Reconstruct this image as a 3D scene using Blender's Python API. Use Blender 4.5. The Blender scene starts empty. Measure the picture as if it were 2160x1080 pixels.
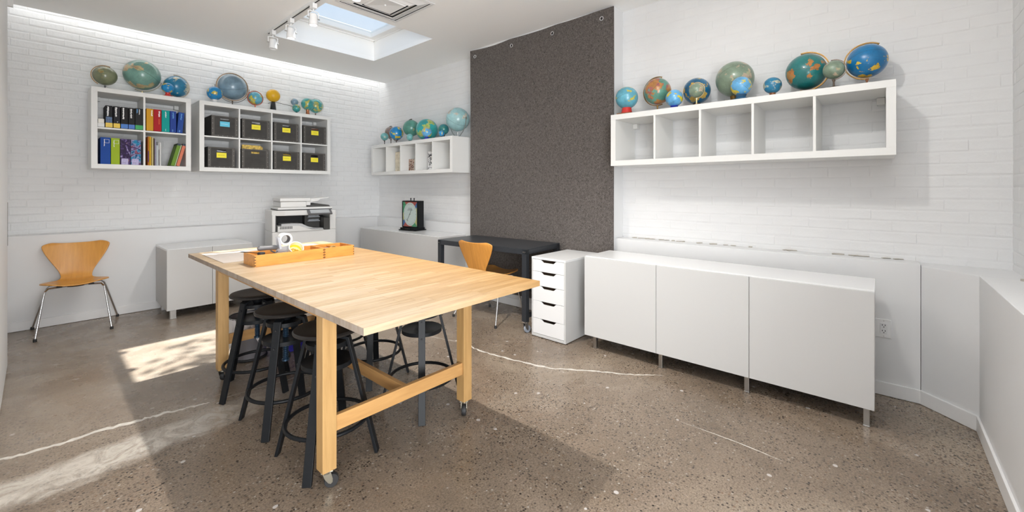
import bpy, bmesh, math, random
from mathutils import Vector, Matrix
S = bpy.context.scene
C = S.collection
D = bpy.data
PI = math.pi
R = math.radians
rnd = random.Random(7)

# ------------------------------------------------------------------ camera
cd = D.cameras.new('camera'); cam = D.objects.new('camera', cd); C.objects.link(cam)
cam.location = (0, 0, 1.299)
cam.rotation_euler = (R(90), 0, 0.7188 - PI / 2)
cd.sensor_fit = 'HORIZONTAL'; cd.sensor_width = 36
cd.lens = 884.12 / 2160 * 36
cd.shift_x = -4.36 / 2160
cd.shift_y = (398.08 - 540) / 2160
cd.clip_start = .02
S.camera = cam

# ------------------------------------------------------------------ view + world
vs = S.view_settings
vs.view_transform = 'Standard'; vs.look = 'None'; vs.gamma = 1; vs.use_curve_mapping = False
vs.exposure = 0.31
S.cycles.use_denoising = True
S.cycles.max_bounces = 10
S.cycles.diffuse_bounces = 6
S.cycles.sample_clamp_indirect = 6
S.cycles.caustics_reflective = False
S.cycles.caustics_refractive = False
W = D.worlds.new('sky'); S.world = W; W.use_nodes = True
nt = W.node_tree; N = nt.nodes; N.clear()
wo = N.new('ShaderNodeOutputWorld'); wb = N.new('ShaderNodeBackground')
tc = N.new('ShaderNodeTexCoord'); sx = N.new('ShaderNodeSeparateXYZ'); rp = N.new('ShaderNodeValToRGB')
nz = N.new('ShaderNodeTexNoise'); nz.inputs['Scale'].default_value = 2.2; nz.inputs['Detail'].default_value = 4
mx = N.new('ShaderNodeMix'); mx.data_type = 'RGBA'
cr = N.new('ShaderNodeValToRGB')
nt.links.new(tc.outputs['Generated'], sx.inputs[0]); nt.links.new(sx.outputs['Z'], rp.inputs[0])
nt.links.new(tc.outputs['Generated'], nz.inputs['Vector']); nt.links.new(nz.outputs[0], cr.inputs[0])
rp.color_ramp.elements[0].position = 0.0; rp.color_ramp.elements[0].color = (.95, .96, .97, 1)
rp.color_ramp.elements[1].position = .50; rp.color_ramp.elements[1].color = (.40, .62, .92, 1)
e = rp.color_ramp.elements.new(.26); e.color = (.90, .95, 1.0, 1)
cr.color_ramp.elements[0].position = .54; cr.color_ramp.elements[0].color = (0, 0, 0, 1)
cr.color_ramp.elements[1].position = .72; cr.color_ramp.elements[1].color = (.8, .8, .8, 1)
nt.links.new(cr.outputs[0], mx.inputs['Factor']); nt.links.new(rp.outputs[0], mx.inputs['A'])
mx.inputs['B'].default_value = (1, 1, 1, 1)
nt.links.new(mx.outputs['Result'], wb.inputs[0]); nt.links.new(wb.outputs[0], wo.inputs[0])
wb.inputs[1].default_value = .84

def light(name, kind, loc, energy, color=(1, 1, 1), direction=None, **kw):
    l = D.lights.new(name, kind); l.energy = energy; l.color = color
    for k, v in kw.items(): setattr(l, k, v)
    o = D.objects.new(name, l); C.objects.link(o); o.location = loc
    if direction: o.rotation_euler = Vector(direction).to_track_quat('-Z', 'Y').to_euler()
    return o

# sun through the roof light
light('sun', 'SUN', (0, 0, 8), 15.0, (1, .97, .92), direction=(-.43, -.10, -1), angle=R(.8))
# added soft fill from behind the camera, no window known there
light('fill_behind_camera', 'AREA', (-.7, -2.3, 1.15), 375, (.965, .985, 1), direction=(.28, .85, .75), shape='RECTANGLE', size=3.4, size_y=2.6)
light('daylight_slot', 'AREA', (1.75, 6.035, 3.19), 5, (1, .99, .97), direction=(0, 0, -1), shape='RECTANGLE', size=3.8, size_y=.12)

# invented overhead fill, added to lift the dim near end of the room
light('fill_overhead_near', 'AREA', (1.2, .35, 2.965), 12, (.97, .985, 1), direction=(0, 0, -1), shape='RECTANGLE', size=1.2, size_y=.9)
# ------------------------------------------------------------------ materials
MATS = {}
def new_mat(name):
    m = D.materials.new(name); m.use_nodes = True
    n = m.node_tree.nodes; b = n['Principled BSDF']
    return m, n, m.node_tree.links, b
def mat(name, col, rough=.5, metal=0, bump=0, bscale=60, spec=.5, var=0, vscale=8, trans=0, emit=0, coat=0, stretch=None, alpha=1):
    if name in MATS: return MATS[name]
    m, n, L, b = new_mat(name)
    b.inputs['Base Color'].default_value = (*col, 1); b.inputs['Roughness'].default_value = rough
    b.inputs['Metallic'].default_value = metal; b.inputs['Specular IOR Level'].default_value = spec
    b.inputs['Transmission Weight'].default_value = trans; b.inputs['Coat Weight'].default_value = coat
    b.inputs['Alpha'].default_value = alpha
    if emit:
        b.inputs['Emission Color'].default_value = (*col, 1); b.inputs['Emission Strength'].default_value = emit
    if bump or var:
        t = n.new('ShaderNodeTexCoord'); mp = n.new('ShaderNodeMapping'); L.new(t.outputs['Object'], mp.inputs[0])
        if stretch: mp.inputs['Scale'].default_value = stretch
    if bump:
        z = n.new('ShaderNodeTexNoise'); z.inputs['Scale'].default_value = bscale; z.inputs['Detail'].default_value = 5
        L.new(mp.outputs[0], z.inputs['Vector'])
        bp = n.new('ShaderNodeBump'); bp.inputs['Strength'].default_value = bump; bp.inputs['Distance'].default_value = .004
        L.new(z.outputs[0], bp.inputs['Height']); L.new(bp.outputs[0], b.inputs['Normal'])
    if var:
        z = n.new('ShaderNodeTexNoise'); z.inputs['Scale'].default_value = vscale; z.inputs['Detail'].default_value = 6
        L.new(mp.outputs[0], z.inputs['Vector'])
        r = n.new('ShaderNodeValToRGB'); L.new(z.outputs[0], r.inputs[0])
        r.color_ramp.elements[0].position = .3; r.color_ramp.elements[1].position = .7
        r.color_ramp.elements[0].color = (*[c * (1 - var) for c in col], 1)
        r.color_ramp.elements[1].color = (*[min(1, c * (1 + var)) for c in col], 1)
        L.new(r.outputs[0], b.inputs['Base Color'])
    MATS[name] = m
    return m

M_brick = mat('painted_brick', (.745, .75, .755), .62, bump=.7, bscale=22, var=.02, vscale=5)
M_mortar = mat('painted_mortar', (.735, .74, .745), .7, bump=.8, bscale=50, var=.03)
M_plaster = mat('painted_panel', (.72, .725, .73), .5, bump=.05, bscale=80, var=.015, vscale=3)
M_ceil = mat('ceiling_paint', (.92, .92, .915), .7, bump=.05, bscale=120)
M_shaft = mat('shaft_paint', (.9, .9, .89), .6)
M_trim = mat('trim_paint', (.77, .77, .77), .38)
M_shelf = mat('shelf_laminate', (.74, .74, .725), .38, bump=.03, bscale=200)
M_gloss = mat('cabinet_lacquer', (.76, .765, .77), .22, spec=.5)
M_door = mat('cabinet_foil', (.57, .57, .565), .42, bump=.03, bscale=200)
M_dgap = mat('cabinet_inside', (.25, .24, .23), .7)
M_chrome = mat('chrome', (.75, .75, .76), .15, 1)
M_steel = mat('brushed_steel', (.5, .49, .47), .35, 1)
M_black = mat('black_paint_metal', (.007, .008, .0095), .45, spec=.22, bump=.04, bscale=150)
M_blackw = mat('black_stained_wood', (.014, .012, .011), .42, spec=.4, bump=.12, bscale=40, stretch=(1, 12, 1))
M_rubber = mat('black_rubber', (.015, .015, .016), .6)
M_desk = mat('grey_powder_coat', (.026, .029, .034), .36, spec=.45)
M_grey = mat('grey_plastic', (.12, .12, .125), .45)
M_dark = mat('dark_cavity', (.012, .012, .013), .6)
M_prw = mat('printer_white', (.72, .72, .71), .38)
M_prg = mat('printer_grey', (.52, .53, .54), .45)
M_box = mat('fibreboard', (.055, .052, .049), .68, spec=.2, bump=.15, bscale=120, var=.15, vscale=14)
M_rivet = mat('rivet_metal', (.5, .48, .44), .3, 1)
M_yel = mat('yellow_label', (.83, .72, .035), .6)
M_cyan = mat('cyan_label', (.12, .55, .75), .6)
M_ink = mat('label_ink', (.2, .17, .03), .7)
M_white = mat('white_print', (.85, .85, .85), .5)
M_paper = mat('paper', (.78, .76, .7), .8)
M_brass = mat('aged_brass', (.27, .155, .045), .45, .8, bump=.1, bscale=60)
M_gold = mat('pale_brass', (.75, .62, .34), .3, .85)
M_bronze = mat('dark_bronze', (.12, .09, .07), .4, .7)
M_red = mat('red_enamel', (.55, .03, .025), .3)
M_orange = mat('orange_enamel', (.72, .13, .03), .4)
M_bluepl = mat('blue_plastic', (.02, .04, .32), .35)
M_brownw = mat('brown_wood_base', (.24, .09, .03), .35, bump=.05)
def thin_glass():
    m = D.materials.new('thin_clear_glass'); m.use_nodes = True; n = m.node_tree.nodes; L = m.node_tree.links; n.clear()
    o = n.new('ShaderNodeOutputMaterial'); x = n.new('ShaderNodeMixShader'); 
    t = n.new('ShaderNodeBsdfTransparent'); t.inputs[0].default_value = (.97, .985, .99, 1); g = n.new('ShaderNodeBsdfGlossy'); g.inputs['Roughness'].default_value = .02
    x.inputs[0].default_value = .06; L.new(t.outputs[0], x.inputs[1]); L.new(g.outputs[0], x.inputs[2]); L.new(x.outputs[0], o.inputs[0])
    return m
M_glass = thin_glass()
M_lens = mat('lamp_lens', (1, .98, .94), .5, emit=2.5)
M_felt = None

def wood_mat(name, col, var=.25, stretch=(14, 1.2, 14), rough=.42, rand=.0, knots=True):
    m, n, L, b = new_mat(name)
    t = n.new('ShaderNodeTexCoord'); mp = n.new('ShaderNodeMapping'); L.new(t.outputs['Object'], mp.inputs[0])
    mp.inputs['Scale'].default_value = stretch
    oi = n.new('ShaderNodeObjectInfo'); cx = n.new('ShaderNodeVectorMath'); cx.operation = 'SCALE'
    cx.inputs[0].default_value = (17, 31, 13); L.new(oi.outputs['Random'], cx.inputs['Scale'])
    if rand: L.new(cx.outputs[0], mp.inputs['Location'])
    z = n.new('ShaderNodeTexNoise'); z.inputs['Scale'].default_value = 3.5; z.inputs['Detail'].default_value = 8; z.inputs['Roughness'].default_value = .62
    z.inputs['Distortion'].default_value = .4
    L.new(mp.outputs[0], z.inputs['Vector'])
    r = n.new('ShaderNodeValToRGB'); L.new(z.outputs[0], r.inputs[0])
    r.color_ramp.elements[0].position = .28; r.color_ramp.elements[1].position = .66
    r.color_ramp.elements[0].color = (col[0] * (1 - var), col[1] * (1 - var * 1.25), col[2] * (1 - var * 1.6), 1)
    r.color_ramp.elements[1].color = (*[min(1, c * (1 + var * .35)) for c in col], 1)
    out = r.outputs[0]
    if rand:
        hs = n.new('ShaderNodeHueSaturation'); L.new(out, hs.inputs['Color'])
        mr = n.new('ShaderNodeMapRange'); L.new(oi.outputs['Random'], mr.inputs[0])
        mr.inputs['To Min'].default_value = 1 - rand; mr.inputs['To Max'].default_value = 1 + rand * .6
        L.new(mr.outputs[0], hs.inputs['Value'])
        mr2 = n.new('ShaderNodeMapRange'); L.new(oi.outputs['Random'], mr2.inputs[0])
        mr2.inputs['To Min'].default_value = 1.12; mr2.inputs['To Max'].default_value = .9
        L.new(mr2.outputs[0], hs.inputs['Saturation']); out = hs.outputs[0]
    if knots:
        k = n.new('ShaderNodeTexNoise'); k.inputs['Scale'].default_value = 1.6; k.inputs['Detail'].default_value = 3
        L.new(mp.outputs[0], k.inputs['Vector'])
        kr = n.new('ShaderNodeValToRGB'); L.new(k.outputs[0], kr.inputs[0])
        kr.color_ramp.elements[0].position = .70; kr.color_ramp.elements[0].color = (0, 0, 0, 1)
        kr.color_ramp.elements[1].position = .80; kr.color_ramp.elements[1].color = (.75, .75, .75, 1)
        x = n.new('ShaderNodeMix'); x.data_type = 'RGBA'; L.new(kr.outputs[0], x.inputs['Factor']); L.new(out, x.inputs['A'])
        x.inputs['B'].default_value = (col[0] * .42, col[1] * .33, col[2] * .22, 1); out = x.outputs['Result']
    if name == 'birch_stave':   # window glare painted in: left stays pale, right takes the wood's own amber
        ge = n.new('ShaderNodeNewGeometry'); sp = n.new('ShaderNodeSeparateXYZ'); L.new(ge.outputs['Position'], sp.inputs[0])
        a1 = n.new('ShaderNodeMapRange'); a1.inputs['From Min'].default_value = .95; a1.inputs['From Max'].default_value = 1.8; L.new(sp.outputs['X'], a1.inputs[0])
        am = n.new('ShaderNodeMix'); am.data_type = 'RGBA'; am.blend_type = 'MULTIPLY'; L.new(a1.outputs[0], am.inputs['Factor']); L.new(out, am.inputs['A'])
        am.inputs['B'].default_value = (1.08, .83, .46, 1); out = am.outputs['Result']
    L.new(out, b.inputs['Base Color']); b.inputs['Roughness'].default_value = rough
    bp = n.new('ShaderNodeBump'); bp.inputs['Strength'].default_value = .08; bp.inputs['Distance'].default_value = .002
    L.new(z.outputs[0], bp.inputs['Height']); L.new(bp.outputs[0], b.inputs['Normal'])
    MATS[name] = m
    return m
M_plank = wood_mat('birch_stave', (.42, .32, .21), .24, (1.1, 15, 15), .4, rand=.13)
M_leg = wood_mat('birch_post', (.45, .275, .11), .18, (14, 14, 1.1), .42)
M_rail = wood_mat('birch_rail', (.50, .28, .105), .18, (1.2, 14, 14), .42)
M_railY = wood_mat('birch_rail_long', (.50, .28, .105), .18, (14, 1.2, 14), .42)
M_endg = wood_mat('end_grain', (.33, .275, .23), .2, (3, 20, 3), .6, rand=.12, knots=False)
M_tbox = wood_mat('varnished_box_wood', (.62, .29, .07), .22, (1.5, 12, 12), .35)
M_ply = wood_mat('honey_plywood', (.68, .325, .065), .14, (12, 1.3, 1.3), .28, knots=False)
M_plyd = wood_mat('brown_plywood', (.62, .28, .06), .2, (12, 1.3, 1.3), .28, knots=False)

def concrete():
    m, n, L, b = new_mat('polished_concrete')
    t = n.new('ShaderNodeTexCoord'); P = t.outputs['Object']
    def noise(scale, det=5, rough=.5, dist=0):
        z = n.new('ShaderNodeTexNoise'); z.inputs['Scale'].default_value = scale; z.inputs['Detail'].default_value = det
        z.inputs['Roughness'].default_value = rough; z.inputs['Distortion'].default_value = dist; L.new(P, z.inputs['Vector']); return z.outputs[0]
    def ramp(src, stops):
        r = n.new('ShaderNodeValToRGB'); L.new(src, r.inputs[0])
        while len(r.color_ramp.elements) < len(stops): r.color_ramp.elements.new(.5)
        for el, (p, c) in zip(r.color_ramp.elements, stops): el.position = p; el.color = (*c, 1) if len(c) == 3 else (c[0],) * 3 + (1,)
        return r.outputs[0]
    def mixc(f, a, bb, blend='MIX'):
        x = n.new('ShaderNodeMix'); x.data_type = 'RGBA'; x.blend_type = blend
        for s, v in (('Factor', f), ('A', a), ('B', bb)):
            if hasattr(v, 'links') or hasattr(v, 'is_linked'): L.new(v, x.inputs[s])
            elif isinstance(v, (int, float)): x.inputs[s].default_value = v
            else: x.inputs[s].default_value = (*v, 1)
        return x.outputs['Result']
    def math_(op, a, bb=0, c=0):
        x = n.new('ShaderNodeMath'); x.operation = op
        for i, v in enumerate((a, bb, c)):
            if hasattr(v, 'is_linked'): L.new(v, x.inputs[i])
            else: x.inputs[i].default_value = v
        return x.outputs[0]
    base = ramp(noise(.9, 6, .6, .6), [(.3, (.155, .118, .085)), (.5, (.24, .185, .138)), (.72, (.37, .305, .235))])
    # fine sand
    base = mixc(.7, base, ramp(noise(120, 3, .8), [(.36, (.3,) * 3), (.5, (.8,) * 3), (.64, (1.25,) * 3)]), 'MULTIPLY')
    # aggregate: small dark stones, denser in patches
    v = n.new('ShaderNodeTexVoronoi'); v.inputs['Scale'].default_value = 84; v.inputs['Randomness'].default_value = 1; L.new(P, v.inputs['Vector'])
    vc = n.new('ShaderNodeSeparateColor'); L.new(v.outputs['Color'], vc.inputs[0])
    near = math_('LESS_THAN', v.outputs['Distance'], .42)
    pick = math_('LESS_THAN', vc.outputs[0], math_('MULTIPLY', ramp(noise(1.1, 4), [(.36, (.2,) * 3), (.62, (1.0,) * 3)]), .75))
    st = math_('MULTIPLY', near, pick)
    stone = ramp(vc.outputs[1], [(.0, (.03, .024, .02)), (.6, (.11, .085, .065)), (.8, (.17, .11, .07)), (1, (.34, .31, .27))])
    base = mixc(st, base, stone)
    # rare pale chips
    v2 = n.new('ShaderNodeTexVoronoi'); v2.inputs['Scale'].default_value = 11; L.new(P, v2.inputs['Vector'])
    s2 = n.new('ShaderNodeSeparateColor'); L.new(v2.outputs['Color'], s2.inputs[0])
    w2 = math_('ADD', v2.outputs['Distance'], math_('MULTIPLY', noise(60, 3), .14))
    chip = math_('MULTIPLY', math_('LESS_THAN', w2, .19), math_('LESS_THAN', s2.outputs[0], .2))
    base = mixc(math_('MULTIPLY', chip, .75), base, (.55, .52, .5))
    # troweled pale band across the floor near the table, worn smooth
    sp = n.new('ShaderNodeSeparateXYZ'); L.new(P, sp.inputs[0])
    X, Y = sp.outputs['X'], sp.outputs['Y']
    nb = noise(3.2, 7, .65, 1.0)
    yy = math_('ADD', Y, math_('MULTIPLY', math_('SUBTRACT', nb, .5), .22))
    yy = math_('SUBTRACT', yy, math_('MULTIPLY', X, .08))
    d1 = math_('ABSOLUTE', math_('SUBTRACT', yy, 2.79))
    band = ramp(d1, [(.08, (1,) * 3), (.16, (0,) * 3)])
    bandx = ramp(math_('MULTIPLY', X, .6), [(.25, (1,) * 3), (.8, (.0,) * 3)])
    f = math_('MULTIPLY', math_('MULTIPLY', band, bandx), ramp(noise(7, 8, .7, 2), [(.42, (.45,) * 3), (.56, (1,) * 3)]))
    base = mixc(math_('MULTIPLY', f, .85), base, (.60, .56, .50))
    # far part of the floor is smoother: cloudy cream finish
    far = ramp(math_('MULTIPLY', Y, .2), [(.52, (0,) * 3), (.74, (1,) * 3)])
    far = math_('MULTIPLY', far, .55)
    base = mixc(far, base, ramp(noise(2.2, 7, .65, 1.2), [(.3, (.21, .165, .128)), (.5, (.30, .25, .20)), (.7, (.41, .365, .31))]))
    # hairline cracks
    L.new(base, b.inputs['Base Color'])
    rr = ramp(noise(5, 5), [(.3, (.20,) * 3), (.7, (.36,) * 3)])
    L.new(rr, b.inputs['Roughness']); b.inputs['Specular IOR Level'].default_value = .42
    bp = n.new('ShaderNodeBump'); bp.inputs['Strength'].default_value = .12; bp.inputs['Distance'].default_value = .002
    L.new(noise(45, 5), bp.inputs['Height']); L.new(bp.outputs[0], b.inputs['Normal'])
    return m
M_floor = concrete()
M_crack = mat('crack_filler_cement', (.60, .565, .51), .5, var=.15, vscale=30)

def felt_mat():
    m, n, L, b = new_mat('grey_brown_felt')
    t = n.new('ShaderNodeTexCoord')
    z = n.new('ShaderNodeTexNoise'); z.inputs['Scale'].default_value = 75; z.inputs['Detail'].default_value = 7; z.inputs['Roughness'].default_value = .75; z.inputs['Distortion'].default_value = 1.4
    L.new(t.outputs['Object'], z.inputs['Vector'])
    r = n.new('ShaderNodeValToRGB'); L.new(z.outputs[0], r.inputs[0])
    r.color_ramp.elements[0].position = .35; r.color_ramp.elements[0].color = (.028, .024, .022, 1)
    r.color_ramp.elements[1].position = .66; r.color_ramp.elements[1].color = (.19, .168, .156, 1)
    L.new(r.outputs[0], b.inputs['Base Color']); b.inputs['Roughness'].default_value = .95; b.inputs['Specular IOR Level'].default_value = .1
    b.inputs['Sheen Weight'].default_value = .25; b.inputs['Sheen Roughness'].default_value = .5
    bp = n.new('ShaderNodeBump'); bp.inputs['Strength'].default_value = .5; bp.inputs['Distance'].default_value = .003
    L.new(z.outputs[0], bp.inputs['Height']); L.new(bp.outputs[0], b.inputs['Normal'])
    return m
M_felt = felt_mat()

def globe_mat(name, ocean, land, land2, thr=.53, scale=2.2, seed=0., dirt=.15):
    m, n, L, b = new_mat('globe_print_' + name)
    t = n.new('ShaderNodeTexCoord'); mp = n.new('ShaderNodeMapping'); L.new(t.outputs['Generated'], mp.inputs[0])
    mp.inputs['Location'].default_value = (seed, seed * .7, seed * 1.3); mp.inputs['Rotation'].default_value = (.3, .25, seed)
    def nz(s, d=4, off=0, r=.5):
        z = n.new('ShaderNodeTexNoise'); z.noise_dimensions = '4D'; z.inputs['Scale'].default_value = s; z.inputs['Detail'].default_value = d
        z.inputs['W'].default_value = off; z.inputs['Roughness'].default_value = r; L.new(mp.outputs[0], z.inputs['Vector']); return z.outputs[0]
    def rp(src, st, const=False):
        r = n.new('ShaderNodeValToRGB'); L.new(src, r.inputs[0])
        if const: r.color_ramp.interpolation = 'CONSTANT'
        while len(r.color_ramp.elements) < len(st): r.color_ramp.elements.new(.5)
        for el, (p, c) in zip(r.color_ramp.elements, st): el.position = p; el.color = (*c, 1)
        return r.outputs[0]
    def mix(f, a, bb, blend='MIX', fac=1):
        x = n.new('ShaderNodeMix'); x.data_type = 'RGBA'; x.blend_type = blend
        if isinstance(f, float): x.inputs['Factor'].default_value = f
        else: L.new(f, x.inputs['Factor'])
        L.new(a, x.inputs['A']); L.new(bb, x.inputs['B']); return x.outputs['Result']
    dk = lambda c, k: tuple(min(1, v * k) for v in c)
    oc = rp(nz(3, 6, 1.5), [(.3, dk(ocean, .75)), (.7, dk(ocean, 1.25))])
    v = n.new('ShaderNodeTexVoronoi'); v.inputs['Scale'].default_value = 9; L.new(mp.outputs[0], v.inputs['Vector'])
    sc = n.new('ShaderNodeSeparateColor'); L.new(v.outputs['Color'], sc.inputs[0])
    ld = rp(sc.outputs[0], [(0, land), (.45, land2), (.72, dk(land, .8))], True)
    lm = rp(nz(scale, 5, seed, .55), [(thr, (0, 0, 0)), (thr + .012, (1, 1, 1))])
    col = mix(lm, oc, ld)
    # printed graticule: equator and fine lines
    s = n.new('ShaderNodeSeparateXYZ'); L.new(t.outputs['Generated'], s.inputs[0])
    def mth(op, a, bb):
        x = n.new('ShaderNodeMath'); x.operation = op
        for i, q in enumerate((a, bb)):
            if isinstance(q, float): x.inputs[i].default_value = q
            else: L.new(q, x.inputs[i])
        return x.outputs[0]
    tilt = mth('ADD', s.outputs['Z'], mth('MULTIPLY', mth('SUBTRACT', s.outputs['Y'], .5), .42))
    eq = mth('LESS_THAN', mth('ABSOLUTE', mth('SUBTRACT', tilt, .5), 0.), .007)
    dkc = n.new('ShaderNodeRGB'); dkc.outputs[0].default_value = (.05, .06, .05, 1)
    eqf = mth('MULTIPLY', eq, .6)
    col = mix(eqf, col, dkc.outputs[0])
    sp = rp(nz(26, 4, 3.1, .7), [(.36, (.55, .55, .5)), (.5, (1, 1, 1))])
    col = mix(float(dirt) * 2.2, col, sp, 'MULTIPLY')
    L.new(col, b.inputs['Base Color']); b.inputs['Roughness'].default_value = .28; b.inputs['Coat Weight'].default_value = .25; b.inputs['Coat Roughness'].default_value = .15
    return m

# ------------------------------------------------------------------ mesh helpers
class MB:
    def __init__(s): s.v = []; s.f = []
    def add(s, vs_, fs_):
        k = len(s.v); s.v += [tuple(p) for p in vs_]; s.f += [tuple(i + k for i in f) for f in fs_]; return s
    def box(s, x0, x1, y0, y1, z0, z1):
        return s.add([(x0, y0, z0), (x1, y0, z0), (x1, y1, z0), (x0, y1, z0), (x0, y0, z1), (x1, y0, z1), (x1, y1, z1), (x0, y1, z1)],
                     [(0, 3, 2, 1), (4, 5, 6, 7), (0, 1, 5, 4), (1, 2, 6, 5), (2, 3, 7, 6), (3, 0, 4, 7)])
    def obox(s, c, size, m=None):
        m = m or Matrix.Identity(3); c = Vector(c); hx, hy, hz = [k / 2 for k in size]
        t = MB().box(-hx, hx, -hy, hy, -hz, hz)
        return s.add([c + m @ Vector(p) for p in t.v], t.f)
    def bar(s, a, b, w, t, up=(0, 0, 1)):
        a, b = Vector(a), Vector(b); d = (b - a); l = d.length; d.normalize()
        x = d.cross(Vector(up)).normalized(); y = x.cross(d).normalized()
        m = Matrix((x, y, d)).transposed()
        return s.obox((a + b) / 2, (w, t, l), m)
    def prism(s, poly, z0, z1, m=None):
        # poly in XY, extruded along Z; m maps to final space
        n = len(poly); vs_ = [Vector((x, y, z0)) for x, y in poly] + [Vector((x, y, z1)) for x, y in poly]
        if m is not None: vs_ = [m @ p for p in vs_]
        return s.add(vs_, [tuple(range(n))[::-1], tuple(range(n, 2 * n))] + [(i, (i + 1) % n, (i + 1) % n + n, i + n) for i in range(n)])
    def tube(s, path, r, n=10, closed=False, rect=None):
        path = [Vector(p) for p in path]; k = len(path); rings = []
        up = None
        for i, p in enumerate(path):
            if closed: d = path[(i + 1) % k] - path[i - 1]
            else: d = path[min(i + 1, k - 1)] - path[max(i - 1, 0)]
            d.normalize()
            if up is None:
                a = Vector((0, 0, 1)) if abs(d.z) < .9 else Vector((0, 1, 0))
                x = d.cross(a).normalized()
            else: x = (up - d * up.dot(d)).normalized()
            up = x; y = d.cross(x)
            rr = r[i] if isinstance(r, (list, tuple)) else r
            rings.append([p + x * math.cos(2 * PI * j / n) * rr + y * math.sin(2 * PI * j / n) * rr for j in range(n)])
        base = len(s.v); s.v += [tuple(q) for rg in rings for q in rg]
        for i in range(k if closed else k - 1):
            a0 = base + i * n; b0 = base + ((i + 1) % k) * n
            for j in range(n): s.f.append((a0 + j, a0 + (j + 1) % n, b0 + (j + 1) % n, b0 + j))
        if not closed:
            s.f.append(tuple(base + j for j in range(n))[::-1]); s.f.append(tuple(base + (k - 1) * n + j for j in range(n)))
        return s
    def lathe(s, prof, n=24, c=(0, 0, 0), m=None, cap=True):
        c = Vector(c); vs_ = []
        for r_, z in prof:
            for j in range(n):
                p = Vector((r_ * math.cos(2 * PI * j / n), r_ * math.sin(2 * PI * j / n), z))
                vs_.append(c + (m @ p if m is not None else p))
        fs_ = []
        for i in range(len(prof) - 1):
            for j in range(n): fs_.append((i * n + j, i * n + (j + 1) % n, (i + 1) * n + (j + 1) % n, (i + 1) * n + j))
        if cap:
            if prof[0][0] > 1e-6: fs_.append(tuple(range(n))[::-1])
            if prof[-1][0] > 1e-6: fs_.append(tuple((len(prof) - 1) * n + j for j in range(n)))
        return s.add(vs_, fs_)
    def sphere(s, c, r, n=32, k=16, sc=(1, 1, 1)):
        c = Vector(c); vs_ = [c + Vector((0, 0, r * sc[2]))]
        for i in range(1, k):
            for j in range(n):
                a = PI * i / k; b = 2 * PI * j / n
                vs_.append(c + Vector((r * sc[0] * math.sin(a) * math.cos(b), r * sc[1] * math.sin(a) * math.sin(b), r * sc[2] * math.cos(a))))
        vs_.append(c - Vector((0, 0, r * sc[2]))); fs_ = []
        for j in range(n):
            fs_.append((0, 1 + j, 1 + (j + 1) % n))
            for i in range(k - 2): fs_.append((1 + i * n + j, 1 + (i + 1) * n + j, 1 + (i + 1) * n + (j + 1) % n, 1 + i * n + (j + 1) % n))
            fs_.append((len(vs_) - 1, 1 + (k - 2) * n + (j + 1) % n, 1 + (k - 2) * n + j))
        return s.add(vs_, fs_)
    def mesh(s, name, m=None, smooth=False):
        me = D.meshes.new(name); me.from_pydata(s.v, [], s.f); me.update()
        bm = bmesh.new(); bm.from_mesh(me); bmesh.ops.recalc_face_normals(bm, faces=bm.faces[:]); bm.to_mesh(me); bm.free()
        if smooth:
            for p in me.polygons: p.use_smooth = True
            me.set_sharp_from_angle(angle=R(35))
        if m: me.materials.append(m)
        return me
    def build(s, name, m=None, parent=None, smooth=False, bevel=0, loc=None):
        o = D.objects.new(name, s.mesh(name, m, smooth)); C.objects.link(o)
        if parent: o.parent = parent
        if loc: o.location = loc
        if bevel:
            b = o.modifiers.new('bevel', 'BEVEL'); b.width = bevel; b.segments = 2; b.limit_method = 'ANGLE'; b.angle_limit = R(40)
        return o

def empty(name, loc, rz, label, cat, group=None):
    o = D.objects.new(name, None); C.objects.link(o); o.location = loc; o.rotation_euler = (0, 0, rz); o.empty_display_size = .1
    return tag(o, label, cat, group)
def tag(o, label, cat, group=None, kind=None):
    if label: o['label'] = label
    if cat: o['category'] = cat
    if group: o['group'] = group
    if kind: o['kind'] = kind
    return o
def struct(o): o['kind'] = 'structure'; return o
def link_copy(o, parent=None):
    c = o.copy(); C.objects.link(c); c.parent = parent
    for ch in list(o.children): link_copy(ch, c)
    return c

# ================================================================== ROOM
CEIL = 2.98
# floor
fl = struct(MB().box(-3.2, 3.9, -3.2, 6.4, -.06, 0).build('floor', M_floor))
def ribbon(pts, w, parent, name='crack_filler', h=.0004, seed=1):
    rg = random.Random(seed); P_ = []
    for i in range(len(pts) - 1):
        a, b = Vector((*pts[i], 0)), Vector((*pts[i + 1], 0)); n_ = 8
        for k in range(n_): P_.append(a.lerp(b, k / n_))
    P_.append(Vector((*pts[-1], 0)))
    Lf, Rt = [], []
    for i, p in enumerate(P_):
        d = (P_[min(i + 1, len(P_) - 1)] - P_[max(i - 1, 0)]).normalized(); nn = Vector((-d.y, d.x, 0))
        t = i / (len(P_) - 1); ww = w * (math.sin(PI * min(1, max(0, t))) ** .5 + .12) * (.55 + .9 * rg.random())
        off = nn * (rg.random() - .5) * w * .7
        Lf.append(p + off + nn * ww / 2); Rt.append(p + off - nn * ww / 2)
    k = len(P_); vs_ = [(q.x, q.y, h) for q in Lf] + [(q.x, q.y, h) for q in Rt]
    mb = MB().add(vs_, [(i, i + 1, i + 1 + k, i + k) for i in range(k - 1)])
    return mb.build(name, M_crack, parent)
ribbon([(-.4, 3.23), (-.11, 3.176), (.041, 3.142), (.21, 3.154), (.397, 3.128), (.489, 3.121), (.626, 3.084), (.70, 3.07)], .024, fl, seed=3)
ribbon([(.70, 3.07), (.92, 3.062), (1.1, 3.03), (1.3, 3.04)], .004, fl, seed=4)
ribbon([(2.40, 2.62), (2.351, 2.489), (2.36, 2.258), (2.405, 2.03), (2.452, 1.801), (2.614, 1.544), (2.741, 1.317), (2.88, 1.136)], .018, fl, seed=5)
ribbon([(2.37, .84), (2.368, .542), (2.349, .354)], .005, fl, seed=6)
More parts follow.
